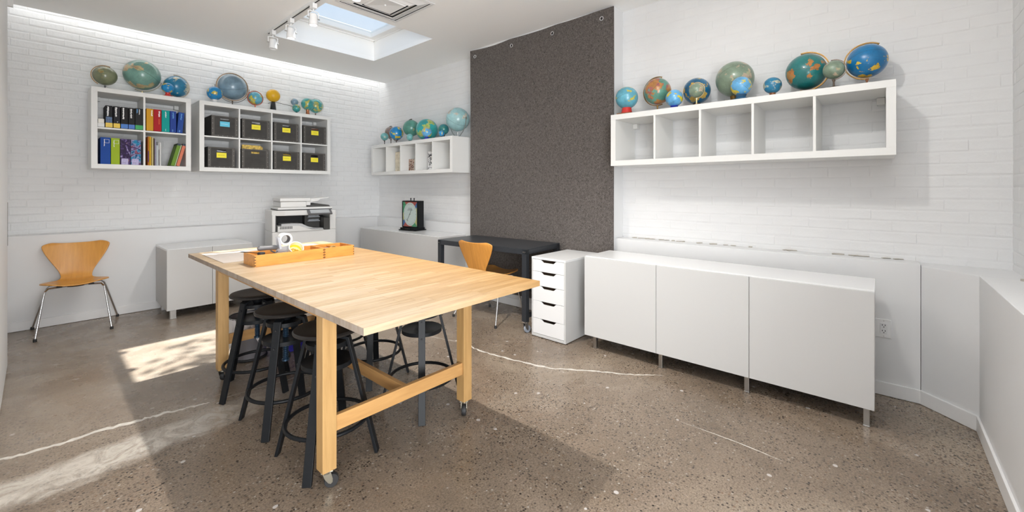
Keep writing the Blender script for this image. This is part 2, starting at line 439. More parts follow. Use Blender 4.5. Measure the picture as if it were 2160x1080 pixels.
ribbon([(2.28, 3.05), (2.33, 2.8), (2.40, 2.62)], .006, fl, seed=8)

# ceiling with roof-light opening, and a light slot along the left wall
X0, X1, Y0, Y1 = 1.73, 2.935, 3.78, 5.02
cm = MB()
def cbox(a, b, c_, d): cm.box(a, b, c_, d, CEIL, CEIL + .05)
cbox(-3.2, 3.9, -3.2, Y0); cbox(-3.2, 3.9, Y1, 5.945); cbox(-3.2, X0, Y0, Y1); cbox(X1, 3.9, Y0, Y1)
ceil = struct(cm.build('ceiling', M_ceil))
sh = MB(); T = 3.235
for a in ((X0 - .03, X0, Y0 - .03, Y1 + .03), (X1, X1 + .03, Y0 - .03, Y1 + .03), (X0, X1, Y0 - .03, Y0), (X0, X1, Y1, Y1 + .03)):
    sh.box(*a, CEIL + .05, T)
sh.build('rooflight_shaft', M_shaft, ceil)
win = struct(MB().box(X0 + .02, X0 + .10, Y0 + .02, Y1 - .02, T + .01, T + .09).box(X1 - .085, X1 - .01, Y0 + .02, Y1 - .02, T + .01, T + .09)
    .box(X0 + .10, X1 - .085, Y0 + .02, Y0 + .09, T + .01, T + .09).box(X0 + .10, X1 - .085, Y1 - .085, Y1 - .02, T + .01, T + .09)
    .build('window_1', M_shaft, bevel=.006))
MB().box(X0 - .03, X0 + .022, Y0 - .03, Y1 + .03, T - .006, T + .012).box(X1 - .012, X1 + .03, Y0 - .03, Y1 + .03, T - .006, T + .012)\
    .box(X0, X1, Y0 - .03, Y0 + .022, T - .006, T + .012).box(X0, X1, Y1 - .022, Y1 + .03, T - .006, T + .012).build('window_frame', M_shaft, win)
MB().box(X0 + .09, X1 - .08, Y0 + .08, Y1 - .08, T + .06, T + .064).build('pane', M_glass, win)
# slot box above
struct(MB().box(-.3, 3.75, 5.945, 6.17, 3.22, 3.25).box(-.3, 3.75, 5.915, 5.945, CEIL + .05, 3.25).build('trim_1', M_shaft))

# walls
WA, WB, WC = 6.13, 3.68, -.57
wa = struct(MB().box(-.35, 3.9, WA, WA + .2, 0, 3.25).build('wall_left', M_mortar))
wb_ = struct(MB().box(WB, WB + .2, WC, WA, 0, 3.25).build('wall_back', M_mortar))
wc_ = struct(MB().box(1.1, 3.9, WC - .2, WC, 0, 3.05).build('wall_right', M_mortar))
wd_ = struct(MB().box(-.35, -.2, 1.0, WA, 0, 3.05).build('wall_front', M_plaster))

def brick_meshes(depth, bev, seed):
    rg = random.Random(seed); out = []
    L_, H_ = .2232, .0685
    for k in range(8):
        j = lambda a: (rg.random() - .5) * a
        x0, x1, z0, z1 = -L_ / 2 + j(.004), L_ / 2 + j(.004), -H_ / 2 + j(.003), H_ / 2 + j(.003)
        q = [(x0, z0), (x1, z0), (x1, z1), (x0, z1)]
        dd = depth * (.75 + .5 * rg.random())
        vs_ = [(x, .002, z) for x, z in q] + [(x + j(.001), -dd * .45, z + j(.002)) for x, z in q]
        cx_, cz_ = (x0 + x1) / 2, (z0 + z1) / 2
        vs_ += [(x + (bev if x < cx_ else -bev) * .5 * (1 + j(.8)), -dd + j(depth * .5), z + (bev if z < cz_ else -bev) * 1.2 * (1 + j(.7))) for x, z in q]
        fs_ = [(8, 9, 10, 11)] + [(i, (i + 1) % 4, (i + 1) % 4 + 4, i + 4) for i in range(4)] + [(i + 4, (i + 1) % 4 + 4, (i + 1) % 4 + 8, i + 8) for i in range(4)]
        out.append(MB().add(vs_, fs_).mesh('brick', M_brick))
    return out
def brick_wall(parent, p0, udir, rz, length, z0, z1, depth, bev, seed, skip=None, start=0, tilt=.035):
    ms = brick_meshes(depth, bev, seed); rg = random.Random(seed); items = []
    z = z0 + .036; row = start
    while z < z1:
        u = -.05 - (.1115 if row % 2 else 0) - rg.random() * .02
        while u < length + .1:
            a, b = u, u + .2125
            aa, bb = max(a, 0), min(b, length)
            if bb - aa > .03:
                uc = (aa + bb) / 2
                p = Vector((p0[0] + udir[0] * uc, p0[1] + udir[1] * uc, z + (rg.random() - .5) * .004))
                if not (skip and skip(p)): items.append((p, (bb - aa) / .2125, rg.randrange(8), (rg.random() - .5) * .016, (rg.random() - .5) * tilt))
            u += .2235
        z += .0725; row += 1
    items.sort(key=lambda t: (t[0] - Vector((0, 0, 1.3))).length)
    for p, s_, k, rr, tt in items[:300]:
        o = D.objects.new('brick', ms[k]); C.objects.link(o); o.parent = parent
        o.location = p; o.rotation_euler = (tt, rr, rz); o.scale = (s_, 1, 1)
    rest = MB()
    for p, s_, k, rr, tt in items[300:]:
        M_ = Matrix.Translation(p) @ Matrix.Rotation(rz, 4, 'Z') @ Matrix.Rotation(rr, 4, 'Y') @ Matrix.Rotation(tt, 4, 'X') @ Matrix.Diagonal((s_, 1, 1, 1))
        rest.add([M_ @ v.co for v in ms[k].vertices], [tuple(f.vertices) for f in ms[k].polygons])
    if rest.v:
        o = rest.build('brick_field', M_brick, parent); o['kind'] = 'stuff'
brick_wall(wa, (-.2, WA), (1, 0), 0, 3.88, .83, 3.20, .0036, .0085, 11)
brick_wall(wb_, (WB, WA), (0, -1), -PI / 2, WA - WC, .80, 3.20, .0024, .008, 23, skip=lambda p: 1.86 < p.y < 3.74 or (p.z > 3.0 and p.y < 5.8), start=1)
brick_wall(wc_, (WB, WC), (-1, 0), PI, 2.5, .80, 2.97, .0024, .008, 31)

# painted panels along the foot of the walls (they stand proud of the brick)
struct(MB().box(-.2, 3.52, 5.91, WA, 0, .865).build('trim_2', M_plaster, bevel=.004))
struct(MB().box(3.52, WB, 3.77, WA, 0, .862).build('trim_3', M_plaster, bevel=.004))
struct(MB().box(3.52, WB, -.181, 1.845, 0, .842).build('trim_4', M_plaster, bevel=.003))
struct(MB().prism([(3.52, -.183), (3.318, -.396), (3.318, WC), (WB, WC), (WB, -.183)], 0, .834).build('trim_5', M_plaster, bevel=.003))
struct(MB().box(1.1, 3.316, WC, -.396, 0, .834).build('trim_6', M_plaster, bevel=.003))
# rough broken plaster line on top of the ledge
rg = random.Random(5); mb = MB()
for k in range(46):
    y = -.15 + 1.9 * rg.random() if k < 26 else None
    if y is not None: mb.obox((WB - .012, y, .846), (.012 + .01 * rg.random(), .02 + .05 * rg.random(), .003 + .005 * rg.random()), Matrix.Rotation(rg.random(), 3, 'Z'))
    else: mb.obox((1.3 + 2.1 * rg.random(), WC + .014, .838), (.02 + .05 * rg.random(), .03, .006 + .01 * rg.random()), Matrix.Rotation(rg.random(), 3, 'Z'))
struct(tag(mb.build('trim_7', mat('plaster_debris', (.45, .42, .37), .9, bump=.5), wb_), None, None))
# baseboards
def bb(n_, a, b):
    a, b = Vector((*a, 0)), Vector((*b, 0)); d = (b - a).normalized(); nn = Vector((-d.y, d.x, 0)) * .012
    o = MB().prism([(a.x, a.y), (b.x, b.y), (b.x + nn.x, b.y + nn.y), (a.x + nn.x, a.y + nn.y)], 0.002, .085).build(n_, M_trim, bevel=.003)
    return struct(o)
bb('baseboard_left', (3.52, 5.91), (-.2, 5.91))
bb('baseboard_back', (3.52, 3.77), (3.52, 5.9)); bb('baseboard_back', (3.52, -.181), (3.52, 1.845))
bb('baseboard_corner', (3.318, -.396), (3.52, -.183)); bb('baseboard_right', (1.1, -.396), (3.318, -.396))
# pier that carries the felt
pier = struct(MB().box(3.50, WB, 1.845, 3.762, 0, CEIL).build('wall_pier', M_plaster, bevel=.003))
bb('baseboard_pier', (3.50, 1.845), (3.50, 3.762))

# sliding door at the left edge
dr = struct(MB().box(-.182, -.132, 1.2, 4.78, .012, 2.76).build('door_1', M_plaster, bevel=.006))
MB().box(-.160, -.130, 4.768, 4.786, .885, 1.20).build('door_pull', mat('dark_pull', (.12, .11, .1), .4, .6), dr)
MB().box(-.15, -.11, 4.99, 5.02, 2.69, CEIL).box(-.165, -.145, 4.86, 4.88, 2.66, CEIL).box(-.17, -.15, 1.2, 5.1, CEIL - .05, CEIL).build('door_hanger', M_trim, dr)

# electrical outlet in the back-wall panel
o = MB().box(3.5135, 3.52, -.049, .09, .363, .478).build('outlet_plate', M_trim, bevel=.002)
tag(o, 'white two-gang outlet plate low on the wall beside the long white cabinet', 'outlet')
for yc in (-.014, .052):
    f_ = MB().box(3.511, 3.514, yc - .017, yc + .017, .387, .454).build('receptacle', M_gloss, o, bevel=.001)
    if yc < .02:
        mb = MB()
        for zc in (.442, .407):
            mb.box(3.5095, 3.512, yc + .005, yc + .0085, zc - .004, zc + .004).box(3.5095, 3.512, yc - .0085, yc - .005, zc - .004, zc + .004).box(3.5095, 3.512, yc - .003, yc + .002, zc - .014, zc - .009)
        mb.build('socket_slots', M_dark, f_)
    MB().lathe([(.003, 0), (.003, .002)], 10, (3.512, yc, .468), Matrix.Rotation(PI / 2, 3, 'Y')).lathe([(.003, 0), (.003, .002)], 10, (3.512, yc, .373), Matrix.Rotation(PI / 2, 3, 'Y')).build('screw', M_steel, o)

# felt hanging on the pier
ft = MB(); ny, nz_ = 40, 30
for side, xo in ((0, 0), (1, .009)):
    for i in range(ny + 1):
        for k in range(nz_ + 1):
            u = i / ny; w_ = k / nz_
            y = 1.836 + u * 1.915; top = CEIL - .012 - .012 * abs(math.sin(u * PI * 3.0)) * (.3 + .7 * math.sin(u * 2.2))
            z = .13 + w_ * (top - .13)
            x = 3.482 + xo - .006 * math.sin(u * 14) * w_ ** 3 - .004 * math.sin(u * 5 + 1) - .003 * math.sin(w_ * 6)
            ft.v.append((x, y, z))
n1 = (ny + 1) * (nz_ + 1)
for i in range(ny):
    for k in range(nz_):
        a = i * (nz_ + 1) + k; q = (a, a + 1, a + nz_ + 2, a + nz_ + 1)
        ft.f.append(q); ft.f.append(tuple(t + n1 for t in q[::-1]))
bd = [i * (nz_ + 1) for i in range(ny + 1)] + [ny * (nz_ + 1) + k for k in range(1, nz_ + 1)] + [i * (nz_ + 1) + nz_ for i in range(ny - 1, -1, -1)] + [k for k in range(nz_ - 1, 0, -1)]
for i in range(len(bd)):
    a, b = bd[i], bd[(i + 1) % len(bd)]; ft.f.append((a, b, b + n1, a + n1))
felt = ft.build('felt_sheet', M_felt, None, smooth=True)
tag(felt, 'large grey-brown felt sheet with metal eyelets hanging from ceiling to behind the dark desk', 'felt panel')
for y in (3.657, 3.073, 2.518, 1.953):
    g = MB(); ring = [(3.470, y + .017 * math.cos(t * PI / 8), 2.881 + .017 * math.sin(t * PI / 8)) for t in range(16)]
    g.tube(ring, .0055, 8, True); go = g.build('eyelet', M_chrome, felt, smooth=True)
    MB().lathe([(.0125, 0), (.0125, .004)], 16, (3.473, y, 2.881), Matrix.Rotation(PI / 2, 3, 'Y')).build('eyelet_hole', M_dark, go)

# ceiling diffuser
vx, vy, vz = 2.075, 3.355, CEIL
v_ = empty('ceiling_vent', (vx, vy, vz), 0, 'square white four-way air diffuser in the ceiling beside the roof light', 'vent')
MB().box(-.31, .31, -.31, .31, -.006, 0).build('backing', M_dark, v_)
def frus(h0, h1, z0, z1, t=.004):
    m_ = MB()
    def ring(h, z): return [(-h, -h, z), (h, -h, z), (h, h, z), (-h, h, z)]
    vs_ = ring(h0, z0) + ring(h1, z1) + ring(h0, z0 + t) + ring(h1, z1 + t)
    fs_ = []
    for i in range(4):
        j = (i + 1) % 4
        fs_ += [(i, j, 4 + j, 4 + i), (8 + i, 12 + i, 12 + j, 8 + j), (i, 8 + i, 8 + j, j), (4 + i, 4 + j, 12 + j, 12 + i)]
    return m_.add(vs_, fs_)
frus(.315, .288, -.008, -.012).build('flange', M_trim, v_)
frus(.280, .268, -.006, -.010).build('rim', M_trim, v_)
frus(.266, .205, -.006, -.026, .003).build('louvre', M_trim, v_)
frus(.208, .150, -.008, -.034, .003).build('louvre', M_trim, v_)
MB().add([(-.150, -.150, -.014), (.150, -.150, -.014), (.150, .150, -.014), (-.150, .150, -.014), (-.125, -.125, -.038), (.125, -.125, -.038), (.125, .125, -.038), (-.125, .125, -.038), (0, 0, -.026)],
    [(0, 1, 5, 4), (1, 2, 6, 5), (2, 3, 7, 6), (3, 0, 4, 7), (4, 5, 8), (5, 6, 8), (6, 7, 8), (7, 4, 8)]).build('cone', M_trim, v_)
MB().lathe([(0, -.040), (.008, -.039), (.008, -.026)], 12, cap=False).build('hub', M_trim, v_)

# track with lamp heads
tr = empty('light_track', (1.64, 2.6, CEIL), 0, 'white ceiling light track running past the roof light', 'light track')
MB().box(-.018, .018, -2.3, 2.33, -.028, -.001).build('rail', M_trim, tr)
MB().box(-.006, .006, -2.29, 2.32, -.0285, -.026).build('slot', M_dark, tr)
def head(loc, label, energy, aim=(0, 0, -1), on=True, size=R(150), blend=.6, grp=None):
    t = empty('track_spotlight', loc, 0, label, 'spotlight', grp)
    MB().box(-.02, .02, -.035, .035, -.075, -.0285).build('adapter', M_trim, t, bevel=.004)
    MB().tube([(0, 0, -.075), (0, 0, -.095)], .007, 8).tube([(-.045, 0, -.16), (-.045, 0, -.1), (-.03, 0, -.093), (.03, 0, -.093), (.045, 0, -.1), (.045, 0, -.16)], .005, 6).build('yoke', M_trim, t)
    MB().lathe([(.024, -.115), (.034, -.125), (.036, -.17), (.038, -.175), (.039, -.215), (.033, -.218), (.033, -.20)], 20, cap=False).lathe([(0, -.115), (.024, -.115)], 20, cap=False).build('housing', M_trim, t, smooth=True)
    MB().tube([(-.055, 0, -.155), (-.036, 0, -.155)], .006, 8).tube([(.036, 0, -.155), (.055, 0, -.155)], .006, 8).build('knob', M_steel, t)
    MB().lathe([(0, -.206), (.033, -.206)], 20, cap=False).build('lens', M_lens if on else M_prg, t)
    if energy:
        l = light('lamp', 'SPOT', (0, 0, -.235), energy, (1, .955, .90), direction=aim, spot_size=size, spot_blend=blend, shadow_soft_size=.022)
        l.parent = t
    return t
head((1.64, 4.79, CEIL), 'white track spotlight at the far end of the track, lamp dark', 0, on=False)
head((1.64, 4.32, CEIL), 'white lit track spotlight, second from the far end beside the roof light', 14)
head((1.64, 3.82, CEIL), 'white lit track spotlight beside the ceiling air diffuser', 14)
head((1.64, 3.06, CEIL), 'white track spotlight above the back stools, between the diffuser and table middle', 26, size=R(165), blend=.5)
head((1.62, 2.33, CEIL), 'white track spotlight above the middle of the wooden table', 190, size=R(122), blend=.9)
head((1.70, .58, CEIL), 'white track spotlight near the right end of the track', 31, aim=(.75, -.30, -.60), size=R(128), blend=.7)

# ================================================================== SHELVES
def shelf_unit(name, n_cols, n_rows, origin, rz, label, back=False):
    # local: x along width, front at y=0, depth +y, z up
    fr, dv, cell, dep = .0445, .016, .335, .385
    W_ = 2 * fr + n_cols * cell + (n_cols - 1) * dv; H_ = 2 * fr + n_rows * cell + (n_rows - 1) * dv
    s_ = .79 / H_ if n_rows == 2 else .44 / H_
    H_ *= s_
    t = empty(name, origin, rz, label, 'shelf')
    MB().box(0, W_, 0, dep, H_ - fr, H_).build('top_board', M_shelf, t, bevel=.001)
    MB().box(0, W_, 0, dep, 0, fr).build('bottom_board', M_shelf, t, bevel=.001)
    for x in (0, W_ - fr): MB().box(x, x + fr, 0.0005, dep, fr, H_ - fr).build('side_board', M_shelf, t, bevel=.001)
    for k in range(1, n_cols):
        x = fr + k * cell + (k - 1) * dv; MB().box(x, x + dv, .003, dep, fr, H_ - fr).build('divider', M_shelf, t, bevel=.0008)
    for k in range(1, n_rows):
        z = H_ / 2 - dv / 2; MB().box(fr, W_ - fr, .004, dep, z, z + dv).build('middle_shelf', M_shelf, t, bevel=.0008)
    for x in (fr + .003, W_ - fr - .043): MB().box(x, x + .04, dep - .05, dep, H_ - fr - .045, H_ - fr - .002).build('mounting_block', M_shelf, t, bevel=.001)
    return t
SA = 5.708
shelf_unit('wall_shelf', 2, 2, (.3545, SA, 1.4965), 0, 'white four-cube wall shelf full of books left of the eight-cube shelf')
shelf_unit('wall_shelf', 4, 2, (1.2056, SA, 1.4965), 0, 'white eight-cube wall shelf filled with dark storage boxes')
shelf_unit('wall_shelf', 5, 1, (3.283, 5.682, 1.496), -PI / 2, 'white five-cube wall shelf on the far wall left of the felt')
shelf_unit('wall_shelf', 5, 1, (3.283, 1.7605, 1.496), -PI / 2, 'long white open five-cube wall shelf above the triple cabinet, under globes')

# storage boxes
def inkline(mb, x0, x1, z, y, seed):
    rg = random.Random(seed); x = x0
    while x < x1:
        w_ = .002 + .004 * rg.random(); mb.box(x, min(x + w_, x1), y - .0004, y, z - .0012 - .001 * rg.random(), z + .0012 + .0015 * rg.random()); x += w_ + .0012
def storage_box(x0, x1, z0, lab, label, seed, filling=None, lz=.0):
    w_ = x1 - x0; h_ = .236; dp = .33; y0 = 5.735
    t = empty('storage_box', (x0, y0, z0), 0, label, 'storage box', 'dark fibreboard boxes in the eight-cube shelf')
    b = MB(); hx = w_ / 2 - .045; hz0, hz1 = h_ - .052, h_ - .029; tk = .004
    # front panel with hand hole
    b.box(0, w_, 0, tk, 0, hz0).box(0, w_, 0, tk, hz1, h_).box(0, hx, 0, tk, hz0, hz1).box(hx + .09, w_, 0, tk, hz0, hz1)
    b.box(0, tk, tk, dp, 0, h_).box(w_ - tk, w_, tk, dp, 0, h_).box(tk, w_ - tk, dp - tk, dp, 0, h_).box(tk, w_ - tk, tk, dp - tk, 0, tk)
    b.build('shell', M_box, t)
    MB().box(.002, .03, -.0015, 0, .004, h_ - .002).box(w_ - .03, w_ - .002, -.0015, 0, .004, h_ - .002).box(.03, w_ - .03, -.0012, 0, .002, .014).box(.03, w_ - .03, -.0012, 0, h_ - .012, h_ - .001).build('edge_strip', mat('fibreboard_edge', (.085, .078, .07), .6, bump=.1), t)
    r_ = MB()
    for zz in (.03, .085, .145, .2):
        for xx in (.012, w_ - .012): r_.obox((xx, -.0025, zz), (.005, .002, .005))
    for xx in (w_ * .25, w_ * .42, w_ * .6, w_ * .8): r_.obox((xx, -.002, .008), (.005, .002, .004))
    r_.build('rivets', M_rivet, t)
    if lab:
        cx_ = w_ / 2; z1 = h_ - .063
        l = MB().box(cx_ - .048, cx_ + .048, -.0018, -.0004, z1 - .058, z1).build('label_card', M_cyan if lab == 'c' else M_yel, t)
        i_ = MB(); inkline(i_, cx_ - .025 - .01 * (seed % 2), cx_ + .028, z1 - .029, -.0019, seed); i_.build('lettering', M_white if lab == 'c' else M_ink, l)
    if filling == 'mag':
        m = MB()
        for k in range(5): m.box(.012 + .002 * k, w_ - .085 + .01 * k, .02 + k * .012, .028 + k * .012, .006, h_ + .05 - .003 * k)
        m.build('magazines', mat('magazine_yellow', (.55, .38, .08), .5, var=.6, vscale=40), t)
    elif filling:
        rg = random.Random(seed); m = MB()
        for k in range(4): m.obox((w_ / 2 + (rg.random() - .5) * .08, .05 + .05 * k, h_ - .045 - rg.random() * .01), (.16, .035, .03), Matrix.Rotation(rg.random() * .4 - .2, 3, 'Y'))
        m.build('contents', filling, t)
    return t
LAV = mat('pale_contents', (.5, .5, .55), .5, var=.4, vscale=30); BRN = mat('brown_contents', (.16, .05, .02), .5)
u1, u0 = 1.9045, 1.5415
storage_box(1.322, 1.583, u1, 'c', 'dark box with the blue label, top left cube of the eight-cube shelf', 1)
storage_box(1.626, 1.925, u1, 'y', 'dark box with yellow label, top row directly right of the blue-labelled box', 2, M_paper)
storage_box(1.976, 2.268, u1, 'y', 'dark box with yellow label, third along the top row', 3)
storage_box(2.332, 2.63, u1, 'y', 'dark box with yellow label, top right cube, brown contents in its handle', 4, BRN)
storage_box(1.288, 1.552, u0, 'y', 'dark box with yellow label, bottom left cube, under the blue-labelled box', 5, LAV)
storage_box(1.621, 1.915, u0, None, 'unlabelled dark box with magazines sticking out of its top', 6, 'mag')
storage_box(1.976, 2.28, u0, 'y', 'dark box with yellow label, bottom row right of the magazine box', 7, mat('ochre_contents', (.4, .27, .04), .5))
storage_box(2.332, 2.62, u0, 'y', 'dark box with yellow label, bottom right cube, black handle hole', 8)

# books
def glyphs(mb, x, z_top, length, width, y, seed, n_=None):
    rg = random.Random(seed); z = z_top
    while z > z_top - length:
        h_ = length * (.05 + .05 * rg.random()); ww = width * (.55 + .45 * rg.random()); off = (rg.random() - .5) * width * .3
        mb.box(x + off - ww / 2, x + off + ww / 2, y - .0006, y, z - h_, z); z -= h_ * 1.25
def book(x0, x1, z0, h_, col, label, group, y=5.73, dp=.21, foot=None, text=None, lean=0, extra=None, rough=.35, cat='book'):
    w_ = x1 - x0 - .0015
    t = empty('book', (x0, y, z0), 0, label, cat, group)
    if lean: t.rotation_euler = (0, R(lean), 0)
    cm_ = mat('book_cover_' + '_'.join('%03d' % int(c * 255) for c in col), tuple(c * .85 for c in col), .5, spec=.18)
    MB().box(0, w_, 0, .003, 0, h_).box(0, .002, .003, dp, 0, h_).box(w_ - .002, w_, .003, dp, 0, h_).build('cover', cm_, t, bevel=.0008)
    MB().box(.002, w_ - .002, .003, dp - .004, .003, h_ - .004).build('pages', M_paper, t)
    if foot: MB().box(0, w_, -.0008, 0, .001, h_ * .21).build('spine_foot', mat('book_foot_%d' % int(foot[1] * 999), foot, .4), t)
    if text:
        m = MB()
        for (fx, fz, ln, wd, mcol) in text:
            m2 = MB(); glyphs(m2, w_ * fx, h_ * fz, h_ * ln, wd, -.0008, int(x0 * 1000 + fz * 100)); m2.build('lettering', mcol, t)
    if extra: extra(t, w_, h_)
    return t
HB = .215
WH = M_white; OR = mat('orange_print', (.75, .18, .03), .5); LB = mat('lightblue_print', (.12, .35, .7), .5); BL = mat('book_blue_print', (.05, .16, .4), .5)
def dust(col):
    def f(t, w_, h_): MB().box(.002, w_ - .004, -.0007, 0, h_ * .22, h_ * .48).build('spine_picture', mat('spine_photo_%d' % int(col[2] * 999), col, .4, var=.5, vscale=60), t)
    return f
G1 = 'black-spined books in the top left cube'
book(.456, .508, 1.9045, HB, (.014, .014, .017), 'black book with yellow foot and blue picture on its spine', G1, foot=(.75, .52, .05), text=[(.33, .95, .42, .014, WH)], extra=dust((.04, .09, .2)))
book(.513, .562, 1.9045, HB, (.020, .019, .026), 'black book with plain yellow foot, second black spine from the left', G1, foot=(.78, .53, .03), text=[(.38, .95, .42, .014, WH), (.6, .3, .04, .006, WH)])
book(.567, .620, 1.9045, HB, (.016, .015, .015), 'black book with blue foot, middle of the black spines', G1, foot=(.02, .15, .50), text=[(.36, .96, .5, .014, WH)])
book(.623, .672, 1.9045, HB, (.017, .015, .015), 'slimmer black book with blue foot beside the green-footed one', G1, foot=(.02, .13, .47), text=[(.4, .95, .42, .014, WH)])
book(.675, .739, 1.9045, HB + .003, (.022, .022, .024), 'black book with green foot against the middle divider', G1, foot=(0, .32, .07), text=[(.22, .96, .18, .012, LB), (.5, .96, .24, .01, WH)])
G2 = 'bright single-colour books in the top right cube'
book(.761, .817, 1.9045, .228, (.72, .36, .02), 'golden yellow book with white title', G2, text=[(.78, .93, .25, .012, WH)])
book(.818, .882, 1.9045, .228, (.46, .012, .018), 'red book with white title between yellow and teal', G2, text=[(.72, .93, .27, .014, WH), (.7, .58, .24, .006, OR)])
book(.884, .950, 1.9045, .228, (0, .36, .33), 'teal book beside the red one', G2, text=[(.5, .94, .28, .01, WH), (.5, .14, .1, .004, WH)])
book(.953, 1.006, 1.9045, .228, (.02, .06, .32), 'upright blue book beside the teal one', G2, text=[(.5, .94, .28, .013, LB), (.42, .14, .1, .01, LB)])
book(1.010, 1.06, 1.9055, .225, (.022, .075, .34), 'leaning blue book at the right of its cube', G2, text=[(.5, .94, .28, .013, LB), (.45, .14, .1, .01, LB)], lean=4.5)
for k, (h_, z_) in enumerate(((.038, 1.9045), (.040, 1.9432))):
    o = MB().box(.402 + .002 * k, .450 - .003 * k, 5.735, 5.9, z_, z_ + h_).build('paper_stack', M_paper if k else M_prw, None, bevel=.002)
    tag(o, ['white card box lying lowest beside the black books', 'cream paper stack lying on the white card box beside the black books'][k], 'paper stack')
G3 = 'thick spines in the bottom left cube'
def sq(t, w_, h_):
    s_ = .018; cx_, cz_ = w_ * .62, h_ * .86; m = MB()
    m.box(cx_ - s_, cx_ + s_, -.0007, 0, cz_ + s_ - .002, cz_ + s_).box(cx_ - s_, cx_ + s_, -.0007, 0, cz_ - s_, cz_ - s_ + .002).box(cx_ + s_ - .002, cx_ + s_, -.0007, 0, cz_ - s_, cz_ + s_).box(cx_ - s_, cx_ - s_ + .002, -.0007, 0, cz_ - s_, cz_ + s_)
    m.build('square_emblem', M_white, t)
def photo_mat(name, cols, scale, seed):
    m, n, L, b = new_mat(name); t = n.new('ShaderNodeTexCoord'); z = n.new('ShaderNodeTexNoise'); z.noise_dimensions = '4D'
    z.inputs['W'].default_value = seed; z.inputs['Scale'].default_value = scale; z.inputs['Detail'].default_value = 3; z.inputs['Distortion'].default_value = 1.5
    L.new(t.outputs['Object'], z.inputs['Vector']); r = n.new('ShaderNodeValToRGB'); r.color_ramp.interpolation = 'CONSTANT'; L.new(z.outputs[0], r.inputs[0])
    while len(r.color_ramp.elements) < len(cols): r.color_ramp.elements.new(.5)
    for i, (el, c_) in enumerate(zip(r.color_ramp.elements, cols)): el.position = .28 + .45 * i / len(cols); el.color = (*c_, 1)
    L.new(r.outputs[0], b.inputs['Base Color']); b.inputs['Roughness'].default_value = .5; b.inputs['Specular IOR Level'].default_value = .2; return m
PH1 = photo_mat('purple_photo_print', [(.4, .25, .16), (.06, .03, .12), (.022, .01, .045), (.03, .012, .07), (.16, .11, .28), (.45, .45, .55)], 14, 1.)
PH2 = photo_mat('violet_photo_print', [(.02, .03, .1), (.04, .05, .16), (.01, .22, .4), (.28, .27, .45), (.06, .04, .14), (.3, .09, .13), (.02, .02, .06)], 20, 4.)
def ph(m_):
    def f(t, w_, h_):
        MB().box(0, w_, -.0008, 0, .001, h_ - .001).build('spine_picture', m_, t)
        MB().box(.008, w_ * .78, -.0012, -.0008, .002, h_ * .24).build('spine_label', mat('lilac_label', (.42, .38, .6), .5, var=.25, vscale=70), t)
    return f
zb = 1.5415
book(.42, .493, zb, .262, (.008, .07, .36), 'thick blue binder with a white outlined square emblem', G3, text=[(.38, .93, .24, .007, WH)], extra=sq, dp=.25)
book(.495, .56, zb, .26, (.37, .52, .02), 'thick lime green binder with a white outlined square emblem', G3, text=[(.34, .9, .24, .007, WH)], extra=sq, dp=.25)
book(.562, .639, zb, .258, (.04, .02, .07), 'thick dark purple photo-printed spine beside the lime binder', G3, extra=ph(PH1), dp=.25)
book(.641, .719, zb, .256, (.05, .05, .13), 'thick violet and turquoise photo-printed spine', G3, extra=ph(PH2), dp=.25)
G4 = 'thin upright magazines in the bottom right cube'
thin = [(.772, .781, .315, (.62, .2, .03), 'thin orange and purple magazine nearest the divider'), (.783, .799, .315, (.72, .42, .02), 'bright yellow thin book in the bottom right cube'),
        (.802, .817, .31, (.62, .52, .24), 'cream and pink thin magazine beside the yellow one'), (.819, .828, .30, (.10, .07, .05), 'thin dark brown magazine among the pale ones'),
        (.829, .838, .29, (.4, .37, .5), 'thin lilac-grey magazine beside the dark brown one'), (.839, .856, .262, (.55, .6, .64), 'pale grey book with dark top band'),
        (.857, .866, .255, (.72, .72, .72), 'thin white book with dark stripe'), (.868, .879, .255, (.78, .78, .77), 'thin plain white book at the right end of the row')]
for a, b, h_, c_, lb in thin:
    def ex(t, w_, hh, a=a):
        if a < .78: MB().box(0, w_, -.0008, 0, hh * .12, hh * .5).build('spine_band', mat('purple_band', (.1, .015, .12), .5), t)
        if .838 < a < .85: MB().box(0, w_, -.0008, 0, hh * .86, hh).build('spine_band', M_grey, t)
        if .856 < a < .866: MB().box(.002, w_ - .002, -.0008, 0, .005, hh * .7).build('spine_band', mat('dark_stripe', (.05, .03, .04), .5), t)
    book(a, b, zb, h_ * .955, c_, lb, G4, extra=ex)
G5 = 'two leaning books in the bottom right cube'
for x0, x1, c_, lb in ((.958, .990, (.16, .30, .035), 'leaning green book with pale page edge and dark blue top'), (1.005, 1.034, (.72, .22, .13), 'leaning salmon pink book with dark blue top')):
    def ex(t, w_, hh):
        MB().box(0, w_, -.0009, .19, hh - .02, hh + .001).build('dark_cap', mat('navy_cap', (.004, .02, .045), .5), t)
    b_ = book(x0, x1, zb + .008, .248, c_, lb, G5, extra=ex, lean=14, dp=.19)
book(.991, 1.001, zb + .005, .236, (.5, .6, .38), 'thin pale green book leaning between green and salmon ones', G5, lean=13.5, dp=.19)

